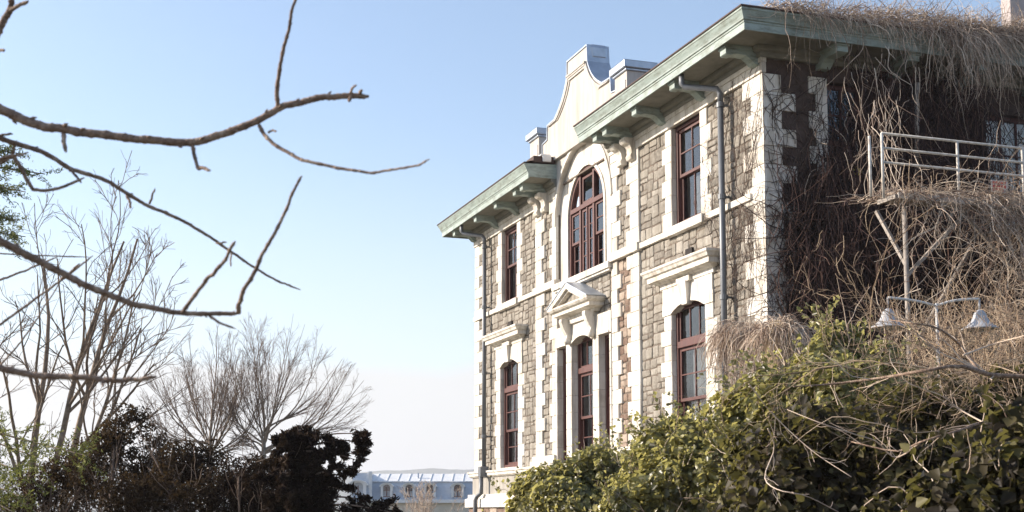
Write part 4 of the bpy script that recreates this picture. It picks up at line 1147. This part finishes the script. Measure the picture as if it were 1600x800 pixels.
# ------------------------------------------------------------------ evergreen ivy bushes in front of the hall
def ivy_bush(label, blobs, n, size, mat, seed, shell=.55, stems=18, lump=.42, clear=.55):
    c = np.mean([b[0] for b in blobs], axis=0)
    r_ = root('ivy_bush', base_of(c), label, 'bush')
    C, N_ = blob_cloud(blobs, n, shell, seed, lump, 3.2, clear)
    rg = np.random.default_rng(seed)
    N2 = N_ + rg.normal(0, .55, C.shape) + np.array([0, 0, .25])
    leaves('foliage', C, N2, size*(.4+1.1*rg.random(n)), mat, r_, rg=rg)
    k_ = n//90; S0, SN = blob_cloud(blobs, k_, .12, seed+100, lump, 3.2, .85)
    Ps = strands(S0, SN + np.array([0, 0, .5]) + rg.normal(0, .4, (k_, 3)), rg.uniform(1.5, 5.5, k_)*size, 7, .22, .02, rg)
    tube_obj('shoots', Ps, taper(k_, 7, .004, .5), M['vine'], r_, 3)
    Lc = np.repeat(Ps[:, 2:].reshape(-1, 3), 2, axis=0); Lc = Lc + rg.normal(0, size*.35, Lc.shape)
    leaves('shoot_leaves', Lc, rg.normal(0, .8, Lc.shape) + np.array([0, 0, .5]), rg.uniform(size*.45, size*.95, len(Lc)), mat, r_, rg=rg)
    # inner stems
    st = np.tile(np.array(base_of(c)), (stems, 1)) + rg.normal(0, .25, (stems, 3))*np.array([1, 1, 0]); tg = np.array([blobs[i % len(blobs)][0] for i in range(stems)]) + rg.normal(0, .2, (stems, 3))
    P = np.stack([resample([a, (a+b)/2 + rg.normal(0, .15, 3), b], 8) for a, b in zip(st, tg)])
    R = taper(stems, 8, rg.uniform(.012, .03, stems), .4); tube_obj('stems', P, R, M['twig'], r_, 5)
    Pk, Rk, lk = kids(P, R, np.linalg.norm(tg-st, axis=1), 8, .4, 1, .7, .35, .1, .2, 6, rg)
    tube_obj('twigs', Pk, Rk, M['vine'], r_, 3)
    return r_
ivy_bush('rounded leafy ivy bush below the central three-light window', [blob(838,800,20,.42),blob(872,775,20,.46),blob(912,765,20.3,.50),blob(950,752,20.5,.48),blob(968,790,20,.5),blob(905,810,19.6,.6)], 15000, .085, M['ivy'], 11)
ivy_bush('broad sunlit ivy bush below the near ground-floor window', [blob(1012,745,17.3,.36),blob(1040,708,17.2,.36),blob(1085,715,17,.46),blob(1130,708,17,.38),blob(1168,715,16.8,.44),blob(1060,780,16.6,.6),blob(1140,785,16.4,.62),blob(1000,800,16.5,.5)], 21000, .080, M['ivy'], 12)
ivy_bush('tall dark ivy mound beside the cut stump', [blob(1283,592,15,.36),blob(1300,550,15.2,.28),blob(1235,640,14.6,.34),blob(1330,622,15,.40),blob(1385,575,15.6,.26),blob(1390,650,15,.46),blob(1290,660,14.4,.6),blob(1190,670,14.6,.5)], 19000, .085, M['ivy'], 13)
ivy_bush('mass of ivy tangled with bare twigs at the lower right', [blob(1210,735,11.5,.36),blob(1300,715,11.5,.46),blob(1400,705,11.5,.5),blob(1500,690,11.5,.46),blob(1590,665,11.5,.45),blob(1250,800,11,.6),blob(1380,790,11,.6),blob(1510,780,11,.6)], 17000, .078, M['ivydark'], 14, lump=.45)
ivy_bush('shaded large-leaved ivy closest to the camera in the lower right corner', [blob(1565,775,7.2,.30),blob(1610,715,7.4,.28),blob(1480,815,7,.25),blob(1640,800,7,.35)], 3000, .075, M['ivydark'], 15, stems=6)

# dry vines heaped on the wall foot and on a cut trunk
def dry_heap(name, label, cat, c, rx, rz, n, trunk=False, seed=3):
    rg = np.random.default_rng(seed); r_ = root(name, base_of(c), label, cat)
    d = unit(rg.normal(0, 1, (n, 3))*np.array([1, 1, .7])); d[:, 2] = np.abs(d[:, 2])
    st = c + d*np.array([rx, rx, rz*.35])*rg.uniform(.75, 1.05, (n, 1))
    P = strands(st, d*np.array([1, 1, .2]) + rg.normal(0, .5, (n, 3)), rg.uniform(.3, 1.1, n)*rz, 9, .22, .42, rg)
    tube_obj('draped_stems', P, taper(n, 9, rg.uniform(.003, .009, n), .45), M['vine'], r_, 3)
    if trunk:
        g0 = float(ground_z(c[0], c[1]))
        MB().lathe((c[0], c[1], 0), [(rx*.95, g0-.1), (rx*.8, g0+1.5), (rx*.82, c[2]-.7), (rx*.74, c[2]-.1), (rx*.6, c[2]+rz*.26), (0, c[2]+rz*.28)], 14).build('trunk', M['stump'], r_, smooth=True)
    else:
        m2 = n//2; st = c + np.stack([rg.normal(0, rx*.5, m2), rg.normal(0, rx*.4, m2), -rg.uniform(0, 2.2, m2)], 1)
        P = strands(st, rg.normal(0, .5, (m2, 3)) + np.array([0, 0, -1]), rg.uniform(.4, 1.2, m2), 8, .22, .1, rg)
        tube_obj('hanging_stems', P, taper(m2, 8, .006, .5), M['vine'], r_, 3)
    return r_
dry_heap('cut_stump', 'tall cut tree stump draped with dry tan vines by the corner', 'stump', at(1219, 524, 22.0), .34, .85, 520, True, 5)
dry_heap('dry_vine_heap', 'pale heap of dry vines clinging to the downpipe foot', 'vines', at(1160, 528, 24.6), .42, .9, 700, False, 6)

# ------------------------------------------------------------------ bare shrub in front of the fire escape
sb = root('bare_shrub', base_of(at(1450, 760, 12)), 'sprawling leafless shrub with tan twigs in front of the fire escape', 'shrub')
n = 66
px = 1290 + 390*rng.random(n)**.7; py = rng.uniform(560, 720, n); dep = rng.uniform(9.5, 13, n)
st = np.array([at(a, b, c) for a, b, c in zip(px, py, dep)])
d = VR[None]*rng.normal(-.35, .8, (n, 1)) + np.array([0, 0, 1])*rng.uniform(.0, 1.0, (n, 1)) + VF[None]*rng.normal(0, .4, (n, 1))
ln = rng.uniform(.6, 1.5, n)
P = strands(st, d, ln, 10, .20, .05); R = taper(n, 10, rng.uniform(.003, .0065, n), .45)
tube_obj('limbs', P, R, M['brush'], sb, 4)
Pk, Rk, lk = kids(P, R, ln, 7, .15, .98, .65, .45, .05, .22, 7)
tube_obj('branches', Pk, Rk*.85, M['brush'], sb, 3)
Pk2, Rk2, _ = kids(Pk, Rk, lk, 3, .2, .98, .65, .55, .03, .25, 5)
tube_obj('twigs', Pk2, np.maximum(Rk2*.8, .0018), M['brush'], sb, 3)
n = 240                                      # finer tan tangle behind, up to the lamp
px = rng.uniform(1410, 1700, n); py = 520 + rng.random(n)*130; dep = np.where(px > 1555, rng.uniform(15.6, 20.0, n), rng.uniform(17.4, 20.5, n))
st = np.array([at(a, b, c) for a, b, c in zip(px, py, dep)])
d = rng.normal(0, .6, (n, 3)) + np.array([0, 0, .6]); ln = rng.uniform(.5, 1.3, n)
P = strands(st, d, ln, 9, .24, .0); R = taper(n, 9, rng.uniform(.005, .010, n), .45)
tube_obj('tangle', P, R, M['brush'], sb, 3)
Pk, Rk, lk = kids(P, R, ln, 5, .15, .98, .7, .5, .05, .25, 6)
tube_obj('tangle_twigs', Pk, np.maximum(Rk, .0028), M['brush'], sb, 3)
n = 70
px = rng.uniform(1380, 1640, n); py = rng.uniform(520, 600, n)
st = np.array([at(a, b, c) for a, b, c in zip(px, py, rng.uniform(13, 16, n))]); ln = rng.uniform(.4, 1.0, n)
P = strands(st, rng.normal(0, .45, (n, 3)) + np.array([0, 0, .6]), ln, 9, .22, 0); R = taper(n, 9, rng.uniform(.003, .006, n), .45)
tube_obj('front_twigs', P, R, M['brush'], sb, 3)
Pk, Rk, lk = kids(P, R, ln, 4, .2, .98, .7, .5, .05, .25, 6); tube_obj('front_shoots', Pk, np.maximum(Rk, .002), M['brush'], sb, 3)
# heavier dark branches near the camera
hb = root('overhanging_branch', base_of(at(1700, 700, 8.2)), 'thick dark bare branches reaching in from the right edge over the ivy', 'branch')
for pts_, r0, r1 in (([(1720,590),(1600,588),(1545,585),(1500,572),(1440,580),(1380,590),(1300,600),(1240,604)], .022, .006),
                     ([(1530,583),(1512,555),(1490,530),(1462,512),(1425,505),(1390,500)], .014, .004), ([(1505,555),(1545,540),(1580,530),(1610,522)], .010, .004),
                     ([(1720,670),(1600,672),(1540,660),(1500,672),(1440,690),(1400,705),(1330,690)], .014, .005), ([(1540,662),(1500,640),(1470,618),(1420,600)], .010, .003),
                     ([(1700,640),(1600,643),(1560,643)], .009, .006), ([(1440,690),(1400,715),(1370,690),(1340,680),(1280,660),(1230,640)], .009, .003),
                     ([(1410,800),(1450,785),(1490,755),(1520,730)], .016, .008), ([(1200,670),(1210,700),(1195,745),(1215,765),(1260,775),(1310,800)], .008, .004),
                     ([(1170,600),(1210,650),(1270,705),(1330,745)], .007, .003)):
    p3 = resample([at(a, b, 8.4 + .25*math.sin(i*1.3)) for i, (a, b) in enumerate(pts_)], 18)
    R = np.linspace(r0, r1, 18)*(.85 if r0 > .012 else .62)
    o = MB().tube(p3, R, 6).build('branch', M['bark'] if r0 > .012 else M['vine'], hb, smooth=True)
    Pk, Rk, lk = kids(p3[None], R[None], np.array([np.linalg.norm(p3[-1]-p3[0])]), 9, .2, 1, .6, .22, .05, .2, 7)
    tube_obj('twig', Pk, np.maximum(Rk*.8, .002), M['vine'], o, 3)

# ------------------------------------------------------------------ trees on the left
def bare_tree(label, base, stems, mats, seed, lv, group=None):
    """stems: list of (base offset, direction, length, radius); lv: rows of kids() settings"""
    rg = np.random.default_rng(seed); r_ = root('bare_tree', base, label, 'tree', group)
    b = np.array(base)
    st = np.array([b + np.array(s_[0]) for s_ in stems]); d = np.array([s_[1] for s_ in stems]); ln = np.array([s_[2] for s_ in stems]); r0 = np.array([s_[3] for s_ in stems])
    P = strands(st, d, ln, 12, .055, -.03, rg); R = r0[:, None]*np.linspace(1, .22, 12)[None]
    tube_obj('trunk', P, R, mats[0], r_, 8)
    for i, (m_, t0_, t1_, ang, ratio, up, wd, k) in enumerate(lv):
        P, R, ln = kids(P, R, ln, m_, t0_, t1_, ang, ratio, up, wd, k, rg)
        R = np.maximum(R, .0045 if i > 1 else .008)
        tube_obj('limbs' if i == 0 else 'branches' if i == 1 else 'twigs', P, R, mats[1 if i < 2 else 2], r_, 5 if i < 1 else 3)
    return r_
def vdir(r_, u_, f_=0): return VR*r_ + np.array([0, 0, 1.0])*u_ + np.array([-sy, cy, 0])*f_
bt = at(30, 700, 28); bb = base_of(bt)
bare_tree('large multi-stemmed bare tree at the left edge', bb, [((0,0,0), vdir(-.02,1), 7.2, .10), (VR*.35, vdir(.10,1), 7.6, .095), (VR*.7, vdir(.22,1,.1), 7.8, .10), (VR*-.4, vdir(-.12,1), 6.6, .08), (VR*.9, vdir(.36,1,-.1), 6.4, .07)],
          (M['bark2'], M['bark2'], M['twig']), 21, [(7,.25,.97,.66,.42,.22,.09,8), (6,.2,.98,.6,.46,.12,.13,6), (5,.2,.98,.6,.5,.06,.16,5)])
def fan_tree(px, py, dep, label, seed, top, wl, wr):
    """crown that fans out from a short trunk; top, wl, wr: height and half widths in metres above the fork"""
    rg = np.random.default_rng(seed); fk = at(px, py, dep); bb = base_of(fk); r_ = root('bare_tree', bb, label, 'tree', 'pair of far bare trees')
    fwd = np.array([-sy, cy, 0])
    MB().tube([bb, ((bb[0]+fk[0])/2+.03, (bb[1]+fk[1])/2, (bb[2]+fk[2])/2), tuple(fk + np.array([0, 0, .5]))], [.20, .16, .10], 10).build('trunk', M['bark2'], r_, smooth=True)
    n = 22; a_ = np.linspace(-1.15, 1.15, n) + rg.normal(0, .05, n); az = rg.uniform(0, 6.28, n)
    P = []; ln = []
    for i in range(n):
        wd = (wr if a_[i] > 0 else wl)
        e_ = fk + VR*math.sin(a_[i])*wd*1.12 + fwd*math.cos(az[i])*.75*wd*math.cos(a_[i]) + np.array([0, 0, 1])*top*max(.30, math.cos(a_[i]*.98))*rg.uniform(.84, .98)
        s0 = fk + np.array([0, 0, rg.uniform(-.6, .3) + 1.6*rg.random()*(1-abs(math.sin(a_[i])))])
        mid_ = s0*.5 + e_*.5 + (VR*math.sin(a_[i])*wd*.10 - np.array([0, 0, .10*top*abs(math.sin(a_[i]))])) + rg.normal(0, .10, 3)
        P.append(resample([s0, s0*.78+mid_*.22 + rg.normal(0, .05, 3), mid_, e_], 14)); ln.append(np.linalg.norm(e_-s0))
    P = np.array(P); ln = np.array(ln); R = rg.uniform(.035, .075, n)[:, None]*np.linspace(1, .14, 14)[None]
    tube_obj('limbs', P, R, M['bark2'], r_, 6)
    cn = fk + np.array([0, 0, top*.30])
    def dome(P_, R_, l_):
        q = P_[:, -1] - cn; x = q @ VR; e2 = (x/np.where(x > 0, wr, wl)/1.12)**2 + (q @ fwd/(.5*(wl+wr))/1.05)**2 + (q[:, 2]/np.where(q[:, 2] > 0, top*.74, top*.5))**2
        k_ = e2 < rg.uniform(.95, 1.12, len(e2)); return P_[k_], R_[k_], l_[k_]
    P1, R1, l1 = kids(P, R, ln, 12, .34, .92, .38, .36, .03, .06, 8, rg); P1, R1, l1 = dome(P1, R1, l1); tube_obj('branches', P1, np.maximum(R1, .009), M['twig'], r_, 3)
    P2, R2, l2 = dome(*kids(P1, R1, l1, 6, .25, .97, .42, .44, .03, .09, 6, rg)); tube_obj('twigs', P2, np.maximum(R2*.6, .0045), M['twig'], r_, 3)
    P3, R3, l3 = dome(*kids(P2, R2, l2, 2, .2, .95, .5, .6, .0, .12, 4, rg)); tube_obj('fine_twigs', P3, np.maximum(R3*.5, .0036), M['twig'], r_, 3)
fan_tree(328, 705, 66, 'far bare tree with a fan crown, left of the pair', 22, 6.3, 3.4, 2.7)
fan_tree(412, 700, 66, 'far bare tree with a rounded fan crown, right of the pair', 23, 6.7, 2.4, 5.0)

# dark evergreen shrubs
def dark_shrub(label, blobs, n, size, mat, seed, lump=.5, sc=4.5, shell=.85, asp=.5):
    n = int(n*1.6); size = size*.78
    c = np.mean([b[0] for b in blobs], axis=0); r_ = root('evergreen_shrub', base_of(c), label, 'shrub')
    rg = np.random.default_rng(seed)
    C, N_ = blob_cloud(blobs, n, shell, seed, lump, sc, .25)
    keep = wob(C, 5.5, seed+50) > -.16; C, N_ = C[keep], N_[keep]
    leaves('foliage', C, N_ + rg.normal(0, .8, C.shape), rg.uniform(size*.6, size*1.3, len(C)), mat, r_, aspect=asp, rg=rg)
    m_ = len(blobs)*3
    st = np.tile(np.array(base_of(c)), (m_, 1)) + rg.normal(0, .3, (m_, 3))*np.array([1, 1, 0]); tg = np.array([blobs[i % len(blobs)][0] for i in range(m_)]) + rg.normal(0, .25, (m_, 3))
    P = np.stack([resample([a, (a+b)/2 + rg.normal(0, .2, 3), b], 8) for a, b in zip(st, tg)]); R = taper(m_, 8, rg.uniform(.015, .035, m_), .4)
    tube_obj('stems', P, R, M['twig'], r_, 5)
    Pk, Rk, _ = kids(P, R, np.linalg.norm(tg-st, axis=1), 14, .45, 1, .7, .32, .15, .18, 6, rg)
    tube_obj('twigs', Pk, np.maximum(Rk*.7, .004), M['twig'], r_, 3)
    return r_
dark_shrub('dark small-leaved shrub rising highest among the left shrubs', [blob(205,672,19,.34,.34,.42),blob(175,690,19,.30),blob(232,690,19.2,.28),blob(190,735,19,.45),blob(240,745,19,.42),blob(150,745,19,.35)], 9000, .065, M['shrub'], 31)
dark_shrub('loose dark shrub with light gaps behind the pale cedar bough', [blob(130,715,20,.34),blob(95,740,20,.40),blob(60,775,20,.42),blob(130,775,20,.46),blob(20,790,20,.4)], 6500, .065, M['shrub'], 32)
dark_shrub('dense dark rounded shrub in the middle of the left hedge', [blob(280,725,18.5,.40),blob(320,735,18.5,.42),blob(260,775,18,.45),blob(320,785,18,.48),blob(200,790,18,.45)], 14000, .06, M['shrub'], 33, .3)
dark_shrub('low dense dark shrub below the pair of far bare trees', [blob(375,755,18,.36),blob(420,752,18,.36),blob(460,765,18,.36),blob(380,800,18,.42),blob(440,800,18,.42),blob(500,800,18,.36),blob(395,735,18.2,.22)], 16000, .055, M['needle'], 34, .25)

# ragged dark conifer
cb = at(470, 740, 17.5)
cf = root('dark_conifer', base_of(cb), 'ragged dark conifer with flat drooping boughs left of the far building', 'tree')
MB().tube([(cb[0], cb[1], base_of(cb)[2]), tuple(at(470, 740, 17.5)), tuple(at(466, 664, 17.5))], [.05, .035, .01], 8).build('trunk', M['needle'], cf, smooth=True)
bl = []
for (a, b, e_) in (((466,668),(466,690),.30), ((470,690),(572,678),.0), ((472,700),(570,690),.1), ((470,705),(560,720),-.1), ((470,715),(400,722),.2), ((470,725),(570,708),.3), ((468,738),(545,760),.1), ((470,740),(390,752),-.2), ((466,680),(428,690),.2),
                   ((470,760),(570,775),0), ((470,775),(620,792),.1), ((480,790),(610,800),-.2), ((470,770),(400,790),.2), ((466,672),(490,686),0), ((470,700),(430,712),-.3), ((480,745),(565,735),-.2), ((480,800),(620,806),.3)):
    bl.append(resample([at(*a, 17.5), (at(*a, 17.5)+at(*b, 17.5+e_))/2 + np.array([0, 0, .05]), at(*b, 17.5+e_)], 10))
rc = np.random.default_rng(77)
for i in range(70):
    t_ = rc.random()**.8; p0 = at(468 + rc.normal(0, 4), 676 + 150*t_, 17.5); a_ = rc.uniform(0, 6.28); ll = (.16 + .42*t_)*rc.uniform(.5, 1.15)
    p1 = p0 + np.array([math.cos(a_)*ll, math.sin(a_)*ll, rc.uniform(-.10, .10)]); bl.append(resample([p0, (p0+p1)/2 + np.array([0, 0, .04]), p1], 10))
bl = np.array(bl); lnb = np.linalg.norm(bl[:, -1]-bl[:, 0], axis=1)
tube_obj('boughs', bl, taper(len(bl), 10, .016, .3), M['twig'], cf, 5)
Pk, Rk, lk = kids(bl, taper(len(bl), 10, .012, .5), np.maximum(lnb, .42), 8, .05, 1, .75, .20, -.12, .16, 6)
Pk2, Rk2, lk2 = kids(Pk, Rk, lk, 4, .2, 1, .6, .6, -.25, .15, 5)
tube_obj('sprays', Pk, np.maximum(Rk, .003), M['needle'], cf, 3)
allp = np.concatenate([Pk.reshape(-1, 3), Pk2.reshape(-1, 3)]); allp = np.repeat(allp, 4, axis=0) + rng.normal(0, .018, (len(allp)*4, 3))
leaves('needles', allp, rng.normal(0, 1, allp.shape), rng.uniform(.045, .10, len(allp)), M['needle'], cf, aspect=.17)

# pale cedar at the left edge
cd = at(-260, 700, 20)
ce = root('cedar_tree', base_of(cd), 'pale yellow-green cedar boughs entering at the left edge', 'tree')
MB().tube([(cd[0], cd[1], base_of(cd)[2]), (cd[0], cd[1], 3), (cd[0]+.1, cd[1], 8)], [.22, .17, .07], 10).build('trunk', M['bark2'], ce, smooth=True)
bl = []
for (a, b, dd) in (((-255,250),(70,272),20), ((-255,270),(40,300),19.6), ((-255,300),(25,345),20.3), ((-255,330),(15,385),20), ((-255,220),(30,240),20.2), ((-255,640),(60,715),17), ((-255,660),(40,740),16.5), ((-255,690),(30,775),16), ((-255,650),(135,712),17.5), ((-255,690),(20,800),16), ((-255,355),(40,370),20.6)):
    bl.append(resample([np.array([cd[0], cd[1], at(*a, 20)[2]]), (np.array([cd[0], cd[1], at(*a, 20)[2]])+at(*b, dd))/2 + np.array([0, 0, .15]), at(*b, dd)], 14))
bl = np.array(bl); tube_obj('boughs', bl, taper(len(bl), 14, .035, .2), M['bark2'], ce, 5)
lnb = np.linalg.norm(bl[:, -1]-bl[:, 0], axis=1)
Pk, Rk, lk = kids(bl, taper(len(bl), 14, .012, .4), lnb, 34, .3, 1, .7, .14, .02, .12, 7)
tube_obj('sprays', Pk, np.maximum(Rk*.6, .003), M['cedar'], ce, 3)
allp = np.repeat(Pk.reshape(-1, 3), 7, axis=0); allp = allp + rng.normal(0, .025, allp.shape)
leaves('needles', allp, rng.normal(0, 1, allp.shape), rng.uniform(.035, .07, len(allp)), M['cedar'], ce, aspect=.16)

# small pale bush in front of the far building
pb = at(668, 800, 95)
fbsh = root('bare_bush', base_of(pb), 'small pale leafless bush in front of the far mansard building', 'bush')
z0 = base_of(pb)[2]
n = 16
P = strands(np.tile([pb[0], pb[1], z0], (n, 1)), np.stack([rng.normal(0, .18, n), rng.normal(0, .18, n), np.ones(n)], 1), np.full(n, (pb[2]-z0)+1.5), 9, .05, -.02)
R = taper(n, 9, .04, .3); tube_obj('stems', P, R, M['vine'], fbsh, 4)
Pk, Rk, lk = kids(P, R, np.full(n, 3.0), 14, .4, 1, .5, .42, .15, .12, 6); tube_obj('branches', Pk, np.maximum(Rk*.6, .009), M['vine'], fbsh, 3)
Pk, Rk, lk = kids(Pk, Rk, lk, 7, .2, 1, .5, .5, .1, .15, 5); tube_obj('twigs', Pk, np.maximum(Rk*.5, .007), M['vine'], fbsh, 3)

# ------------------------------------------------------------------ near branches of a tree standing out of frame on the left
tb = at(-620, 808, 3.4)
nt_ = root('overhanging_tree', (tb[0], tb[1], -1.6), 'bare tree out of frame whose near branches cross the sky at upper left', 'tree')
MB().tube([(tb[0], tb[1], -1.7), (tb[0]+.02, tb[1], -.2), (tb[0], tb[1]+.03, 1.4), (tb[0]+.05, tb[1], 3.2)], [.16, .12, .10, .05], 14).build('trunk', M['bark'], nt_, smooth=True)
def px_r(w, dep): return w*.45*dep/FPX
def near_branch(pts_, dep, w0, w1, twigs=(), buds=True, rootz=None):
    """pts in picture units at a depth in metres; the branch is carried on to the trunk when it starts off frame"""
    if callable(dep): f_ = dep
    else: f_ = lambda px: dep
    p3 = [at(a, b, f_(a)) for a, b in pts_]
    w = list(np.linspace(w0, w1, len(p3)))
    if pts_[0][0] <= 0 and rootz is not None:
        t0_ = np.array([tb[0], tb[1], rootz]); c1_ = p3[0] + (p3[0]-p3[1])*3.0
        ex = [t0_*(1-u)**2 + 2*c1_*u*(1-u) + p3[0]*u*u for u in np.linspace(0, 1, 9)[:-1]]
        p3 = ex + p3; w = list(np.linspace(w0*1.3, w0, 8)) + w
    K = 16*len(p3)
    P = resample(p3, K); rr = np.interp(np.linspace(0, 1, K), np.linspace(0, 1, len(w)), w)
    R = np.array([px_r(a, 3.0) for a in rr])
    # knobbly: rings, nodes and slight kinks
    R = R*(1 + .03*np.sin(np.arange(K)*.8) + .02*rng.normal(0, 1, K))
    for kk in range(3, K-2, 7 + int(rng.integers(0, 4))): R[kk] *= 1.14
    R[-6:] *= np.linspace(1, .45, 6)
    P = P + np.stack([np.convolve(rng.normal(0, .0022, K), np.ones(7)/7, 'same') for _ in range(3)], 1)
    br = MB().tube(P, R, 12).build('branch', M['bark'], nt_, smooth=True)
    if buds:
        for kk in range(5, K-1, 9):
            t_ = unit(P[kk+1]-P[kk]); sdv = unit(np.cross(t_, rng.normal(0, 1, 3))); b0 = P[kk]+sdv*R[kk]*.7
            MB().tube([b0, b0+sdv*R[kk]*.5+t_*R[kk]*.4, b0+sdv*R[kk]*.9+t_*R[kk]*1.1], [R[kk]*.42, R[kk]*.38, R[kk]*.10], 7).build('bud', M['bark'], br, smooth=True)
    for tp, tw0, tw1 in twigs:
        q3 = [at(a, b, f_(a) - .02*i) for i, (a, b) in enumerate(tp)]
        KK = 8*len(q3); Pt = resample(q3, KK); Rt = np.array([px_r(a, 3.0) for a in np.linspace(tw0, tw1, KK)])*(1+.03*rng.normal(0, 1, KK))
        for kk in range(4, KK-1, 7): Rt[kk] *= 1.25
        Rt[-4:] *= np.linspace(1.1, .5, 4)
        tw = MB().tube(Pt + np.stack([np.convolve(rng.normal(0, .0016, KK), np.ones(5)/5, 'same') for _ in range(3)], 1), Rt, 8).build('twig', M['bark'], br, smooth=True)
        e_ = Pt[-1]; t_ = unit(Pt[-1]-Pt[-3])
    return br
near_branch([(-40,152),(0,170),(50,192),(100,203),(150,210),(215,217),(300,222),(350,208),(400,190),(440,168),(490,155),(530,150),(577,150)], 3.0, 17, 10,
            [([(434,168),(434,140),(436,110),(443,75),(452,45),(455,20),(463,-6),(470,-40)], 8, 4), ([(405,196),(415,212),(432,228),(460,243),(480,252),(520,260),(550,266),(588,269),(620,264),(648,260),(671,249)], 7, 3.2),
             ([(99,208),(100,222),(103,238)], 8, 6), ([(300,225),(305,245),(309,262),(318,263),(329,266)], 7, 5), ([(548,146),(551,139),(556,133)], 5, 3), ([(549,150),(547,155),(546,158)], 6, 5), ([(563,146),(564,141)], 6, 4), ([(420,207),(426,204),(432,205)], 4, 3)], rootz=1.15)
near_branch([(-40,200),(0,216),(60,235),(110,262),(170,285),(225,318),(285,345),(345,382),(400,420),(440,442),(470,452)], lambda px: 3.3+px*.0008, 11, 3.5,
            [([(198,305),(203,316),(204,326)], 6, 4), ([(234,318),(238,305),(242,295)], 5, 3), ([(258,330),(268,338),(276,338)], 4, 3), ([(338,380),(346,380),(354,378)], 4, 3), ([(362,393),(361,405),(361,417)], 3.5, 3), ([(108,262),(118,275),(127,286)], 6, 4), ([(-10,252),(10,246),(20,243),(45,239)], 8, 4),
             ([(-12,215),(5,211),(20,210)], 6, 4)], rootz=1.0)
near_branch([(20,243),(32,262),(45,285),(55,297),(90,295),(132,277)], 3.35, 9, 5, [([(19,243),(8,250),(-20,262)], 9, 9), ([(20,242),(22,233),(26,226)], 5, 3)], buds=False)
near_branch([(-40,350),(0,377),(60,407),(130,444),(190,469),(240,482),(285,489),(340,491),(376,489)], lambda px: 2.75+px*.0004, 14, 6.5,
            [([(285,489),(300,468),(322,438),(335,425),(350,408),(358,393),(368,377)], 7, 5), ([(372,488),(375,472),(379,457),(395,430),(412,395),(430,362),(448,325),(460,295),(472,275)], 8, 4), ([(328,493),(342,503),(368,514)], 5, 3)], rootz=.7)
near_branch([(-40,560),(0,575),(60,586),(120,590),(165,594),(190,595),(210,593),(245,590)], 2.5, 11, 6, [([(178,590),(179,580),(179,575)], 4, 2), ([(160,595),(162,605)], 5, 3)], rootz=.35)
near_branch([(-30,90),(0,45),(10,25),(16,12),(18,-8),(19,-40)], 3.0, 12, 10, [([(14,17),(28,9),(44,2)], 7, 6), ([(-10,76),(0,79),(8,79)], 6, 4)], buds=False, rootz=1.3)
near_branch([(-40,530),(0,507),(40,478),(80,450),(112,425),(145,400)], 3.6, 6, 3.5, [([(95,437),(105,428),(125,412)], 5, 4)], rootz=.6)
near_branch([(-40,446),(0,437),(35,425),(60,413),(90,402)], 3.9, 6, 3.5, [], rootz=.8)
near_branch([(-60,393),(0,396),(60,399),(140,402)], 4.2, 4, 3, [], buds=False, rootz=.9)
near_branch([(-30,600),(10,560),(50,510),(75,470),(100,430)], 4.3, 5, 2.5, [], rootz=.5)

# ------------------------------------------------------------------ the air
hz_ = MB().box(-4700, 4700, -4700, 4700, -18, 125)
hzo = hz_.build('haze', None)
hm = bpy.data.materials.new('haze'); hm.use_nodes = True
hm.node_tree.nodes.clear()
ho = hm.node_tree.nodes.new('ShaderNodeOutputMaterial'); pv_ = hm.node_tree.nodes.new('ShaderNodeVolumePrincipled')
pv_.inputs['Density'].default_value = .0003
pv_.inputs['Color'].default_value = (.93, .95, 1, 1)
pv_.inputs['Anisotropy'].default_value = .2
hm.node_tree.links.new(pv_.outputs[0], ho.inputs['Volume'])
hzo.data.materials.append(hm)
hzo['kind'] = 'stuff'
S.cycles.volume_bounces = 0
